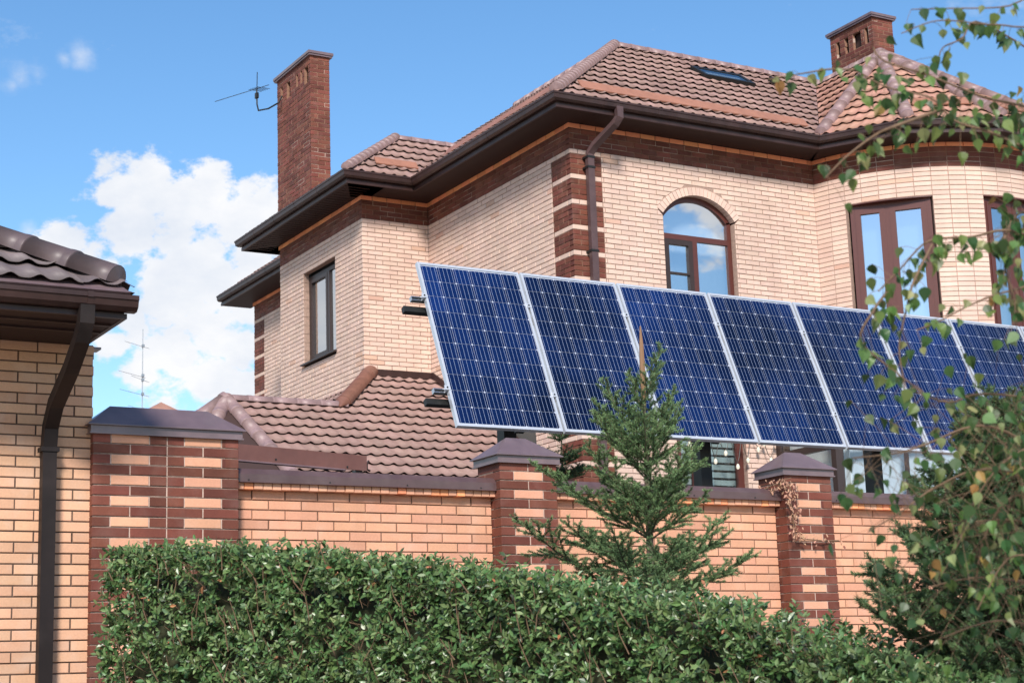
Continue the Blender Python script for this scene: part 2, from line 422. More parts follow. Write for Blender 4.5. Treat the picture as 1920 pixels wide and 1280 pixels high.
rb = random.Random(5)
def lay(fr, u0, u1, ztop, nrows, pitch, L, matf, joint=.010, opens=(), depth=.11, shift=0., stack=False, jit=.0026, n0=0., e0=.006, e1=.006):
    """courses of bricks; opens: functions z -> (u0,u1) or None. Returns piece records."""
    out = []
    for r in range(nrows):
        zt = ztop - r * pitch; zb = zt - pitch + joint
        off = shift + (0 if (stack or r % 2) else L / 2)
        k0 = math.floor((u0 - off) / L) - 1; k1 = math.ceil((u1 - off) / L) + 1
        for k in range(k0, k1):
            a = max(u0, off + k * L + joint / 2 if off + k * L > u0 + 1e-4 else u0)
            b = min(u1, off + (k + 1) * L - joint / 2 if off + (k + 1) * L < u1 - 1e-4 else u1)
            if b - a < .025: continue
            segs = [(a, b, a, b)]
            for fn in opens:
                lo, hi = fn(zb), fn(zt)
                if lo is None and hi is None: continue
                if hi is None and getattr(fn, 'arch', False): hi = (.5 * (lo[0] + lo[1]),) * 2
                lo = lo or hi; hi = hi or lo
                ns = []
                for (a0, b0, a1, b1) in segs:
                    if b0 <= min(lo[0], hi[0]) or a0 >= max(lo[1], hi[1]): ns.append((a0, b0, a1, b1)); continue
                    l0, l1 = min(b0, lo[0]), min(b1, hi[0])
                    if l0 - a0 > .015 and l1 - a1 > .015: ns.append((a0, l0, a1, l1))
                    r0, r1 = max(a0, lo[1]), max(a1, hi[1])
                    if b0 - r0 > .015 and b1 - r1 > .015: ns.append((r0, b0, r1, b1))
                segs = ns
            for s in segs:
                if s[0] == s[2] and s[1] == s[3]:
                    e_a, e_b = rb.uniform(0, .0025), rb.uniform(0, .0025); s = (s[0] + e_a, s[1] - e_b, s[0] + e_a, s[1] - e_b)
                key, mor = matf(r, .5 * (s[0] + s[1]))
                out.append(dict(fr=fr, s=s, lim=(u0 + e0, u1 - e1), zb=zb + rb.uniform(0, .0015), zt=zt - rb.uniform(0, .0015), j=joint, d=depth, n=n0 + rb.uniform(-jit, jit), key=key, mor=mor))
    return out

def mortar(recs, mb, keys, sink=.006):
    for q in recs:
        fr = q['fr']; a0, b0, a1, b1 = q['s']; h = q['j'] / 2; k = keys.index(q['mor'])
        z0, z1 = q['zb'] - h - .002, q['zt'] + h + .002
        n1 = -sink; n0 = -q['d'] + .004; l0, l1 = q.get('lim', (-99, 99))
        a0 = max(l0, a0 - h); a1 = max(l0, a1 - h); b0 = min(l1, b0 + h); b1 = min(l1, b1 + h)
        mb.hexa([fr.p(a0, z0, n1), fr.p(b0, z0, n1), fr.p(b1, z1, n1), fr.p(a1, z1, n1),
                 fr.p(a0, z0, n0), fr.p(b0, z0, n0), fr.p(b1, z1, n0), fr.p(a1, z1, n0)], k)

def brick_into(mb, q, k):
    fr = q['fr']; a0, b0, a1, b1 = q['s']; z0, z1 = q['zb'], q['zt']; n = q['n']; e = .003
    f = [fr.p(a0 + e, z0 + e, n), fr.p(b0 - e, z0 + e, n), fr.p(b1 - e, z1 - e, n), fr.p(a1 + e, z1 - e, n)]
    g = [fr.p(a0, z0, n - .003), fr.p(b0, z0, n - .003), fr.p(b1, z1, n - .003), fr.p(a1, z1, n - .003)]
    b = [fr.p(a0, z0, -q['d']), fr.p(b0, z0, -q['d']), fr.p(b1, z1, -q['d']), fr.p(a1, z1, -q['d'])]
    mb.add(f + g + b, [(0, 1, 2, 3)] + [(i, i + 4, (i + 1) % 4 + 4, (i + 1) % 4) for i in range(4)] + [(i + 4, i + 8, (i + 1) % 4 + 8, (i + 1) % 4 + 4) for i in range(4)], k)

def brick_obj(q, parent, name='brick'):
    fr = q['fr']; a0, b0, a1, b1 = q['s']
    w = b0 - a0; h = q['zt'] - q['zb']; d = q['d'] + q['n']
    c = fr.p(.5 * (a0 + b0), .5 * (q['zb'] + q['zt']), q['n'])
    M = Matrix.Identity(4)
    t = rb.uniform(-.0015, .0015)
    X = fr.u * w; Y = -fr.n * d; Z = (fr.z + fr.u * t) * h
    for i in range(3): M[i][0] = X[i]; M[i][1] = Y[i]; M[i][2] = Z[i]; M[i][3] = c[i]
    return link(name, unit_brick(q['key']), parent, matrix=M)

def is_rect(q): return abs(q['s'][0] - q['s'][2]) < 1e-6 and abs(q['s'][1] - q['s'][3]) < 1e-6
def centre(q): return q['fr'].p(.5 * (q['s'][0] + q['s'][1]), .5 * (q['zb'] + q['zt']))
def apparent(q):
    fr = q['fr']; a = view(fr.p(q['s'][0], q['zb'])); b = view(fr.p(q['s'][1], q['zb'])); c = view(fr.p(q['s'][1], q['zt']))
    x, y = a[0], a[1]
    if x < -40 or x > 1960 or y < -20 or y > 1300: return 0
    return math.hypot(b[0] - a[0], b[1] - a[1]) * abs(c[1] - b[1])

# ================================================================== SETTING
gmb = MB(); gmb.add([(-400, -400, 0), (600, -400, 0), (600, 800, 0), (-400, 800, 0)], [(0, 1, 2, 3)])
struct(gmb.build('ground', 'bounce_ground'))

# ================================================================== HOUSE
ZS = 9.657          # soffit
ZL = 9.277          # top of the cream courses
ZB = 3.6            # lowest course laid
PIT = .0748; BL = .26
house = thing('brick_house', 'two-storey cream brick house with brown quoins, hipped tile roof and round turret', 'house', (16, 22, 0))

XS, YH, YB, XB, YBR = 12.63, 19.837, 24.268, 11.437, 27.70
TC = Vector((19.502, 20.447)); TR = 2.494
F_front = Frame((XS, YH, 0), (1, 0, 0)); F_side = Frame((XS, YB, 0), (0, -1, 0))
F_bayf = Frame((XB, YB, 0), (1, 0, 0)); F_bayl = Frame((XB, YBR, 0), (0, -1, 0))
F_rear = Frame((XS, 31.965, 0), (0, -1, 0))

CREAM = ('cream_brick', 'house_mortar'); ROSY = ('rosy_brick', 'house_mortar'); rcr = random.Random(31); BROWN = ('brown_brick', 'brown_mortar'); PALEB = ('brown_brick', 'pale_mortar')
def quoin(r): return r % 5 != 0
def m_front(r, u): return (BROWN if quoin(r) and u < .525 else CREAM)
def m_side(r, u): return (BROWN if quoin(r) and u > (YB - YH) - .525 else CREAM)
def m_rear(r, u): return (BROWN if quoin(r) and u < .525 else CREAM)
def m_cream(r, u): return ROSY if rcr.random() < .022 else CREAM
rfz = random.Random(3)
def m_frieze(r, u): return PALEB if rfz.random() < .3 else BROWN

# arched window in the front wall
AW0, AW1, AZS = 1.562, 2.868, 8.50        # opening edges (u), springing height
AR = (AW1 - AW0) / 2; AUC = (AW0 + AW1) / 2; ARISE = .335
# flat arch: circle through springing points and crown
ARAD = (AR * AR + ARISE * ARISE) / (2 * ARISE); AZC = AZS + ARISE - ARAD
AZ0 = 6.85
def open_arch(extra=0.):
    def fn(z):
        if z < AZ0 - .001: return None
        if z <= AZS - .02: return (AW0, AW1)
        tt = math.asin(min(1, AR / ARAD)); zo = AZC + (ARAD + extra) * math.cos(tt)
        if z < zo:
            w = AR + (z - AZS + .02) * math.tan(tt)
        else:
            h = (ARAD + extra) ** 2 - (z - AZC) ** 2
            if h <= 0: return None
            w = math.sqrt(h)
        return (AUC - w, AUC + w)
    fn.arch = True
    return fn
def open_rect(u0, u1, z0, z1):
    return lambda z: (u0, u1) if z0 - .001 <= z <= z1 + .001 else None
G0, G1, GZ0, GZ1 = 1.60, 2.83, 3.9, 5.75   # ground-floor window
BW0, BW1, BWZ0, BWZ1 = YBR - 26.66, YBR - 25.337, 7.32, 8.848

nr = lambda z: int((ZL - z) / PIT)
FRIEZE = dict(pitch=.0773, L=BL)
recs = []
QW = .525
recs += lay(F_front, 0, QW - .005, ZL, nr(ZB), PIT, BL, m_front, shift=.0, e1=-.006)
recs += lay(F_front, QW + .005, 17.08 - XS, ZL, nr(ZB), PIT, BL, m_cream, opens=[open_arch(.125), open_rect(G0, G1, GZ0, GZ1), open_rect(3.38, 4.6, 3.0, 5.9)], shift=.04, e0=-.006, e1=-.02)
recs += lay(F_side, 0, YB - YH - QW - .005, ZL, nr(6.0), PIT, BL, m_cream, e0=-.02, e1=-.006)
recs += lay(F_side, YB - YH - QW + .005, YB - YH - .006, ZL, nr(6.0), PIT, BL, m_side, shift=.02, e0=-.006)
recs += lay(F_side, 3.2, YB - YH - QW - .005, ZL - nr(6.0) * PIT, nr(ZB) - nr(6.0), PIT, BL, m_cream, e1=-.006)
recs += lay(F_side, YB - YH - QW + .005, YB - YH - .006, ZL - nr(6.0) * PIT, nr(ZB) - nr(6.0), PIT, BL, lambda r, u: m_side(r + nr(6.0), u))
recs += lay(F_bayf, 0, XS - XB, ZL, nr(6.5), PIT, BL, m_cream, shift=.1, e1=-.02)
recs += lay(F_bayl, 0, YBR - YB - .006, ZL, nr(6.0), PIT, BL, m_cream, opens=[open_rect(BW0, BW1, BWZ0, BWZ1)])
recs += lay(F_rear, 0, QW - .005, ZL, nr(6.4), PIT, BL, m_rear, e1=-.006)
recs += lay(F_rear, QW + .005, 31.965 - YBR, ZL, nr(6.4), PIT, BL, m_cream, e0=-.006)
fz = []
for F, a, b in ((F_front, 0, 17.08 - XS), (F_side, 0, YB - YH - .006), (F_bayf, 0, XS - XB), (F_bayl, 0, YBR - YB - .006), (F_rear, 0, 31.965 - YBR)):
    fz += lay(F, a, b, 9.583, 4, .0773, BL, m_frieze, shift=.07)
recs += fz
# turret: stack-bonded bricks on a curve
TSTEP = rad(6.08); TA0 = rad(-141.78)
TW = [(rad(-153.2), rad(-123.8), 6.3, 8.826), (rad(-105.5), rad(-76.1), 6.3, 8.826)]
tangs = [TA0 + k * TSTEP for k in range(-4, 15)]
def tframe(a0, a1):
    p0 = Vector((TC.x + TR * math.cos(a0), TC.y + TR * math.sin(a0), 0)); p1 = Vector((TC.x + TR * math.cos(a1), TC.y + TR * math.sin(a1), 0))
    return Frame(p0, p1 - p0), (p1 - p0).length
for a0, a1 in zip(tangs[:-1], tangs[1:]):
    F, ln = tframe(a0, a1); am = .5 * (a0 + a1)
    op = []
    for w0, w1, z0, z1 in TW:
        if w0 < am < w1: op = [open_rect(-1, 1, z0, z1)]
    recs += lay(F, 0.004, ln - .004, ZL, nr(6.0), PIT, 2.0, m_cream, opens=op, shift=-.5, stack=True, e0=-.006, e1=-.006)
    recs += lay(F, 0.004, ln - .004, 9.583, 4, .0773, 2.0, m_frieze, shift=-.5, stack=True, e0=-.006, e1=-.006)

# mortar shell (a wall part), then bricks: the largest in view singly, the rest joined
MK = ['house_mortar', 'brown_mortar', 'pale_mortar']
wall = None
wmb = MB(); mortar(recs, wmb, MK)
wall = wmb.build('wall', MK, house)
def clear_view(q):
    x, y, z = view(centre(q))
    return y < 490.6 + (x - 781.6) * .1042 - 6 and not (1560 < x)
single = sorted([q for q in recs if is_rect(q) and q['s'][1] - q['s'][0] > .2 and apparent(q) > 0 and clear_view(q) and q['key'] != 'brown_brick' and q['d'] == .11], key=lambda q: -apparent(q))[:290]
ids = set(id(q) for q in single)
for q in single: brick_obj(q, wall)
smb = MB(); SK = ['cream_brick', 'brown_brick', 'rosy_brick']
for q in recs:
    if id(q) not in ids: brick_into(smb, q, SK.index(q['key']))
stuff(smb.build('bricks', SK, house))

# dark core boxes added behind the brick skin to block light
imb = MB()
def inner(x0, y0, x1, y1, z0, z1): imb.box((x0, y0, z0), (x1, y1, z1))
inner(XS + .35, YH + .75, 24, 32, 0, ZS - .02)
inner(XB + .3, YB + .12, XS + .36, YBR - .12, 0, ZS - .02)
inner(XS + .12, YBR - .2, XS + .36, 31.9, 0, ZS - .02)
inner(XS + .12, YH + .12, XS + .36, YB + .1, 3.7, ZS - .02)
imb.build('inner_core', 'room', house)
# plain lower storey behind the fence
pmb = MB()
pmb.box((XS + .02, YH + .02, 0), (16.0, YH + .3, ZB)); pmb.box((XS + .02, YH + .3, 0), (XS + .3, 24.0, ZB))
pmb.build('plinth', 'plaster', house)

# arch ring
amb = None
nv = 23
th = math.asin(min(1, AR / ARAD))
for i in range(nv):
    a0 = -th + 2 * th * i / nv + .004; a1 = -th + 2 * th * (i + 1) / nv - .004
    def P(r, a, n): return F_front.p(AUC + r * math.sin(a), AZC + r * math.cos(a), n)
    vb = MB(); r0, r1, n1 = ARAD, ARAD + .122, .004
    vb.hexa([P(r0, a0, n1), P(r0, a1, n1), P(r1, a1, n1), P(r1, a0, n1), P(r0, a0, -.11), P(r0, a1, -.11), P(r1, a1, -.11), P(r1, a0, -.11)])
    vb.build('arch_brick', 'cream_brick', wall)
am_ = MB()
for i in range(24):
    a0 = -th + 2 * th * i / 24; a1 = -th + 2 * th * (i + 1) / 24
    am_.hexa([P(ARAD + .003, a0, -.0075), P(ARAD + .003, a1, -.0075), P(ARAD + .30, a1, -.0075), P(ARAD + .30, a0, -.0075), P(ARAD + .003, a0, -.10), P(ARAD + .003, a1, -.10), P(ARAD + .30, a1, -.10), P(ARAD + .30, a0, -.10)])
am_.build('arch_mortar', 'house_mortar', wall)

# orange trim course under the soffit
def trim(fr, ln, n=7):
    r = lay(fr, -.02, ln + .02, ZS - .002, 1, .070, BL, lambda r, u: ('orange_brick', 'dark_mortar'), joint=.008, depth=.10, n0=.022, shift=.05)
    for q in r: q['zb'] = ZS - .070
    return r
tb = MB(); tm = MB(); tr_recs = []
runs = [trim(F, ln) for F, ln in ((F_front, 17.03 - XS), (F_side, YB - YH), (F_bayf, XS - XB), (F_bayl, YBR - YB), (F_rear, 31.965 - YBR))]
for a0, a1 in zip(tangs[:-1], tangs[1:]):
    F, ln = tframe(a0, a1); tr_recs += lay(F, .003, ln - .003, ZS - .002, 1, .070, 2.0, lambda r, u: ('orange_brick', 'dark_mortar'), joint=.004, n0=.022, shift=-.5, stack=True)
for part in runs + [tr_recs]:
    trim_root = MB(); mortar(part, trim_root, ['dark_mortar'], sink=-.012)
    tro = trim_root.build('cornice', 'dark_mortar', house)
    for q in part:
        if 0 < apparent(q): brick_obj(q, tro, 'trim_brick')

# ---- eaves
TV = [(TC.x + 3.02 * math.cos(rad(a)), TC.y + 3.02 * math.sin(rad(a))) for a in (-130.5, -103.5, -76.5, -49.5, -22.5)]
EAVE = [(12.13, 32.45), (12.13, 28.22), (10.95, 28.22), (10.95, 23.74), (12.13, 23.74), (12.13, 19.335), (16.80, 19.335)] + TV
EAVE_A = EAVE
mb = MB(); sweep(mb, EAVE, [(0, -.004), (.03, -.004), (.03, .05), (.018, .05), (.018, .17), (0, .17)], ZS)
mb.build('fascia', 'brown_metal', house)
GUT = [(.022, .075), (.075, .075), (.112, .10), (.118, .155), (.128, .162), (.128, .19), (.112, .19), (.108, .165), (.10, .11), (.07, .086), (.03, .086), (.03, .185), (.022, .185)]
mb = MB(); sweep(mb, EAVE, GUT, ZS)
gut = mb.build('gutter', 'brown_metal', house)
# gutter joints: one bracket each
def brackets(path, step):
    for a, b in zip(path[:-1], path[1:]):
        a = Vector(a); b = Vector(b); L_ = (b - a).length; d = (b - a) / L_
        for k in range(1, int(L_ / step) + 1):
            p = a + d * (k * step - .2)
            if k * step - .2 > L_ - .15: continue
            q = MB(); sweep(q, [p, p + d * .035], [(x * 1.0 + .002 if x > .04 else x, h - .003) for x, h in GUT[:6]] + [(.132, .193), (.118, .193)], ZS)
            q.build('gutter_bracket', 'brown_metal', gut)
brackets(EAVE[:8], .92)
# soffit boards: one sheet per run, scored across
mb = MB()
inner_path = [(XS - .0, 32.45), (XS, YBR + .0), (XB, YBR), (XB, YB), (XS, YB), (XS, YH), (17.03, YH)]
def soff(q): mb.add([(x, y, ZS + .001) for x, y in q], [tuple(range(len(q)))])
soff([EAVE[0], EAVE[1], (12.75, 28.22), (12.75, 32.45)])
soff([EAVE[2], EAVE[3], (11.6, 23.74), (11.6, 28.22)]); soff([EAVE[3], EAVE[4], (12.8, 24.4), (11.3, 24.4)])
soff([EAVE[1], EAVE[2], (11.5, 27.6), (12.8, 27.6)])
soff([EAVE[4], EAVE[5], (12.8, 19.335), (12.8, 24.4)]); soff([(12.79, 19.336), EAVE[6], (17.3, 20.2), (12.79, 20.2)])
soff([EAVE[6]] + TV + [(TC.x, 20.6), (17.2, 20.2)])
mb.build('soffit', 'soffit', house)
# board lines of the soffit: thin raised seams
for k in range(34):
    y = 23.9 + k * .125
    q = MB(); q.box((10.97, y, ZS - .006), (XB - .025, y + .012, ZS + .0005)); q.build('soffit_seam', 'brown_metal', house)

# ---- roofs
TP, TL_ = .187, .35
def tile_mesh(key):
    k = 'tile_' + key
    if k in UNIT: return UNIT[k]
    mb = MB(); n = 10; tot = TL_ + .05
    def h(x, y): return .030 * ((1 + math.cos(2 * math.pi * (x / TP - .5))) / 2) ** 1.9 * (1 - .45 * y / tot) + .027 * (1 - y / tot)
    vs = []
    for y in (0, tot):
        for i in range(n + 1): vs.append((TP * i / n, y, h(TP * i / n, y)))
    for i in range(n + 1): vs.append((TP * i / n, .004, h(TP * i / n, 0) - .004))
    fs = [(i, i + 1, n + 2 + i, n + 1 + i) for i in range(n)] + [(2 * n + 2 + i, 2 * n + 3 + i, i + 1, i) for i in range(n)]
    mb.add(vs, fs); me = mb.mesh('tile', [key]); me.shade_smooth()
    UNIT[k] = me; return me
def inside(p, poly, eps=1e-4):
    s = 0
    for i in range(len(poly)):
        a = poly[i]; b = poly[(i + 1) % len(poly)]
        c = (b[0] - a[0]) * (p[1] - a[1]) - (b[1] - a[1]) * (p[0] - a[0])
        if abs(c) < eps: continue
        if s == 0: s = 1 if c > 0 else -1
        elif (c > 0) != (s > 0): return False
    return True
FULL = []      # whole tiles: (matrix, key, apparent size)
CUT = {}       # joined cut tiles per material
def roof_face(poly, E, hd, pitch, key, deck_mb, phase=0.):
    """poly: convex plan outline; E: a point of the eave line (x,y,z); hd: plan direction up the slope"""
    hd = Vector((hd[0], hd[1], 0)).normalized(); up = (hd * math.cos(pitch) + Vector((0, 0, 1)) * math.sin(pitch)); ud = up.cross(Vector((0, 0, 1))).normalized()
    n = ud.cross(up); E = Vector(E)
    def zat(x, y): return E.z + (Vector((x - E.x, y - E.y, 0)).dot(hd)) * math.tan(pitch)
    deck_mb.add([(x, y, zat(x, y) - .012) for x, y in poly], [tuple(range(len(poly)))])
    us = [Vector((x - E.x, y - E.y, 0)).dot(ud) for x, y in poly]; vs = [Vector((x - E.x, y - E.y, 0)).dot(hd) / math.cos(pitch) for x, y in poly]
    bm = bmesh.new(); src = tile_mesh(key)
    co = [v.co.copy() for v in src.vertices]; fs = [tuple(p.vertices) for p in src.polygons]
    i0 = math.floor((min(us) - phase) / TP); i1 = math.ceil((max(us) - phase) / TP); j0 = math.floor(min(vs) / TL_); j1 = math.ceil(max(vs) / TL_)
    for j in range(j0, j1):
        for i in range(i0, i1):
            M = Matrix.Identity(4); c = E + ud * (phase + i * TP) + up * (j * TL_)
            for a in range(3): M[a][0] = ud[a]; M[a][1] = up[a]; M[a][2] = n[a]; M[a][3] = c[a]
            ins = [inside((M @ Vector((x, y, 0))).xy, poly) for x in (0, TP) for y in (0, TL_)]
            mid = inside((M @ Vector((TP / 2, TL_ / 2, 0))).xy, poly)
            if all(ins):
                x, y, z = view(c); FULL.append((M, key, (1e4 / z ** 2) if (-20 < x < 1940 and -20 < y < 1300) else 0))
            elif any(ins) or mid:
                vv = [bm.verts.new(M @ q) for q in co]
                for f in fs: bm.faces.new([vv[t] for t in f])
    area = sum(poly[i][0] * poly[(i + 1) % len(poly)][1] - poly[(i + 1) % len(poly)][0] * poly[i][1] for i in range(len(poly)))
    for i in range(len(poly)):
        a = Vector((*poly[i], 0)); b = Vector((*poly[(i + 1) % len(poly)], 0)); d = b - a
        if d.length < 1e-6: continue
        out = Vector((d.y, -d.x, 0)) * (1 if area > 0 else -1)
        bmesh.ops.bisect_plane(bm, geom=bm.verts[:] + bm.edges[:] + bm.faces[:], plane_co=a, plane_no=out.normalized(), clear_outer=True)
    t = CUT.setdefault(key, MB()); bm.verts.index_update()
    t.add([v.co[:] for v in bm.verts], [[v.index for v in f.verts] for f in bm.faces]); bm.free()

deck = MB()
PM = rad(36.4); tM = math.tan(PM); ZE = 9.835
ex0, ey0 = 12.07, 19.275                      # main eave corner
apx = 3.21; AP = (ex0 + apx, ey0 + apx, ZE + apx * tM)   # hip apex
RY = AP[1]
# valley between the main front slope and the turret roof
tv0 = (16.80, 19.275); tap = (19.42, 20.62, 12.06)
roof_face([(ex0, ey0), (16.78, ey0), (19.59, RY), (AP[0], RY)], (ex0, ey0, ZE), (0, 1), PM, 'roof_tile', deck)
# slope over the side wall, cut by the bay roof
roof_face([(ex0, ey0), (AP[0], RY), (AP[0], 25.7), (ex0, 25.7)], (ex0, ey0, ZE), (1, 0), PM, 'roof_tile', deck)
roof_face([(ex0, 25.7), (AP[0], 25.7), (AP[0], 29.2), (ex0, 32.5)], (ex0, ey0, ZE), (1, 0), PM, 'roof_tile', deck)
# back slopes close the ridge
roof_face([(AP[0], RY), (21.5, RY), (21.5, 25.7), (AP[0], 25.7)], (AP[0], RY + 3.21, ZE), (0, -1), PM, 'roof_tile', deck)
# bay roof
bx0, by0 = 10.89, 23.68; bs = 1.75; BP = (bx0 + bs, by0 + bs, ZE + bs * tM)
roof_face([(bx0, by0), (12.07, by0), (14.3, by0 + bs), (BP[0], BP[1])], (bx0, by0, ZE), (0, 1), PM, 'roof_tile', deck)
roof_face([(bx0, by0), (BP[0], BP[1]), (BP[0], 26.5), (bx0, 28.27)], (bx0, by0, ZE), (1, 0), PM, 'roof_tile', deck)
roof_face([(BP[0], BP[1]), (14.3, BP[1]), (14.3, 26.9), (BP[0], 26.9)], (BP[0], BP[1] + 1.75, ZE), (0, -1), PM, 'roof_tile', deck)
# turret roof: polygon
TE = [(16.78, 19.26)] + [(TC.x + 3.12 * math.cos(rad(a)), TC.y + 3.12 * math.sin(rad(a))) for a in (-130.5, -103.5, -76.5, -49.5, -22.5)]
for a, b in zip(TE[:-1], TE[1:]):
    d = Vector((b[0] - a[0], b[1] - a[1])); hd = Vector((-d.y, d.x)).normalized()
    dist = (Vector(tap[:2]) - Vector(a)).dot(hd)
    roof_face([a, b, tap[:2]], (a[0], a[1], ZE), hd, math.atan2(tap[2] - ZE, dist), 'roof_tile_red', deck)
hdL = Vector((1, 0)); distL = tap[0] - TE[0][0]
roof_face([TE[0], tap[:2], (19.42, 22.29)], (TE[0][0], TE[0][1], ZE), (1, 0), math.atan2(tap[2] - ZE, distL), 'roof_tile_red', deck)
# lower roof over the annexe
PA = rad(28.7); tA = math.tan(PA); AE = (8.5, 20.05, 6.638 - (24.15 - 20.05) * tA)
def za(y): return AE[2] + (y - AE[1]) * tA
RA = 22.78
roof_face([(8.52, 20.05), (10.38, 20.05), (10.38, RA), (8.58, RA)], AE, (0, 1), PA, 'roof_tile', deck, phase=.05)
roof_face([(10.38, 20.05), (12.60, 20.05), (12.60, 24.2), (11.50, 24.2), (10.38, RA)], AE, (0, 1), PA, 'roof_tile', deck, phase=.05)
# its left-hand faces, seen edge-on
roof_face([(11.40, 24.25), (10.38, RA), (8.58, RA), (8.0, 27.3), (11.40, 27.3)], (10.38, RA, za(RA)), (1, .0001), rad(33), 'roof_tile', deck)
deck.add([(8.52, 20.05, za(20.05)), (8.58, RA, za(RA)), (7.2, 20.6, za(20.05))], [(0, 1, 2)])
deck.add([(7.2, 20.6, za(20.05)), (8.58, RA, za(RA)), (6.7, 22.9, za(20.1))], [(0, 1, 2)])
roof = deck.build('roof', 'deck', house)
FULL.sort(key=lambda t: -t[2])
for M, key, s in FULL[:295]: link('tile', tile_mesh(key), roof, matrix=M)
rk = ['roof_tile', 'roof_tile_red']; rm = MB()
for M, key, s in FULL[295:]:
    me = tile_mesh(key); rm.add([M @ v.co for v in me.vertices], [tuple(p.vertices) for p in me.polygons], rk.index(key))
for key, t in CUT.items(): rm.add(t.v, t.f, rk.index(key))
ro = rm.build('roof_tiles', rk, house, smooth=True); stuff(ro)

def ridge_mesh(key, r):
    k = 'ridge_%s_%.3f' % (key, r)
    if k in UNIT: return UNIT[k]
    mb = MB(); n = 10; vs = []; fs = []
    prof = [(0, 1.0), (.86, .97), (.86, 1.03), (.90, 1.055), (1.03, 1.04)]
    ang = [rad(-12 + 204 * i / n) for i in range(n + 1)]
    for x, s in prof:
        for a in ang: vs.append((x, r * s * math.cos(a), r * s * math.sin(a) * .9))
    for i in range(len(prof) - 1):
        for j in range(n): fs.append((i * (n + 1) + j, (i + 1) * (n + 1) + j, (i + 1) * (n + 1) + j + 1, i * (n + 1) + j + 1))
    mb.add(vs, fs); me = mb.mesh('ridge_cap', [key]); me.shade_smooth(); UNIT[k] = me; return me
def ridge_end(key, r):
    k = 'rend_%s_%.3f' % (key, r)
    if k in UNIT: return UNIT[k]
    mb = MB(); ang = [rad(-12 + 204 * i / 10) for i in range(11)]
    mb.add([(.004, r * math.cos(a), r * math.sin(a) * .9) for a in ang] + [(-.10, 0, -.01)], [(i + 1, i, 11) for i in range(10)] + [(0, 10, 11)])
    UNIT[k] = mb.mesh('ridge_end', [key]); return UNIT[k]
def ridge(p0, p1, r, key='ridge_metal', seg=.34, lift=.0, parent=None):
    p0 = Vector(p0) + Vector((0, 0, lift)); p1 = Vector(p1) + Vector((0, 0, lift)); d = p1 - p0; n = max(1, round(d.length / seg)); x = d / n
    y = Vector((0, 0, 1)).cross(d).normalized(); z = d.normalized().cross(y)
    for i in range(n):
        M = Matrix.Identity(4); c = p0 + x * i
        for a in range(3): M[a][0] = x[a]; M[a][1] = y[a]; M[a][2] = z[a]; M[a][3] = c[a]
        if i == 0: link('ridge_end', ridge_end(key, r), parent or roof, matrix=M)
        link('ridge_cap', ridge_mesh(key, r), parent or roof, matrix=M)
ridge((ex0 + .05, ey0 + .05, ZE + .06), AP, .10, lift=.025, seg=.19)
ridge(AP, (21.5, RY, AP[2]), .10, lift=.0)
ridge(AP, (AP[0], 25.7, AP[2]), .10)
ridge((bx0 + .04, by0 + .04, ZE + .05), BP, .095, lift=.025, seg=.22); ridge(BP, (14.3, BP[1], BP[2]), .09)
ridge(tap, (19.42, 22.35, tap[2]), .10)
for q in TE[:4]: ridge((q[0] + (tap[0] - q[0]) * .02, q[1] + (tap[1] - q[1]) * .02, ZE + .05), tap, .105, 'ridge_metal', lift=.035, seg=.42)
ridge((8.56, RA, za(RA)), (10.42, RA, za(RA)), .085, 'ridge_metal', lift=.02)
ridge((10.38, RA, za(RA) + .02), (11.52, 24.25, za(24.25)), .12, 'brown_ridge', lift=.05, seg=2.1)
ridge((8.50, 20.2, za(20.2)), (8.58, RA, za(RA)), .10, lift=.02, seg=.5)
ridge((7.3, 20.8, za(20.2)), (8.58, RA, za(RA)), .10, lift=.02, seg=.5)
ridge((6.75, 22.85, za(20.3)), (8.58, RA, za(RA)), .13, lift=.02, seg=.5)
# wall flashing at the foot of the bay and along the side wall
q = MB()
q.box((XB - .03, YB - .05, 6.70), (XS, YB - .006, 6.81)); q.build('flashing', 'brown_metal', roof)
q = MB(); q.hexa([(XB - .05, 27.6, 4.9), (XB - .05, 24.2, 6.68), (XB - .05, 24.2, 6.79), (XB - .05, 27.6, 5.01), (XB, 27.6, 4.9), (XB, 24.2, 6.68), (XB, 24.2, 6.79), (XB, 27.6, 5.01)]); q.build('flashing', 'mauve_metal', roof)
q = MB(); q.hexa([(XS - .03, 24.2, za(24.2) + .04), (XS - .03, 20.05, za(20.05) + .04), (XS - .03, 20.05, za(20.05) + .15), (XS - .03, 24.2, za(24.2) + .15), (XS - .006, 24.2, za(24.2) + .04), (XS - .006, 20.05, za(20.05) + .04), (XS - .006, 20.05, za(20.05) + .15), (XS - .006, 24.2, za(24.2) + .15)]); q.build('flashing', 'brown_metal', roof)
# annexe eave
q = MB(); q.box((8.4, 19.98, AE[2] - .12), (12.6, 20.06, AE[2] + .01)); q.build('fascia', 'brown_metal', roof)
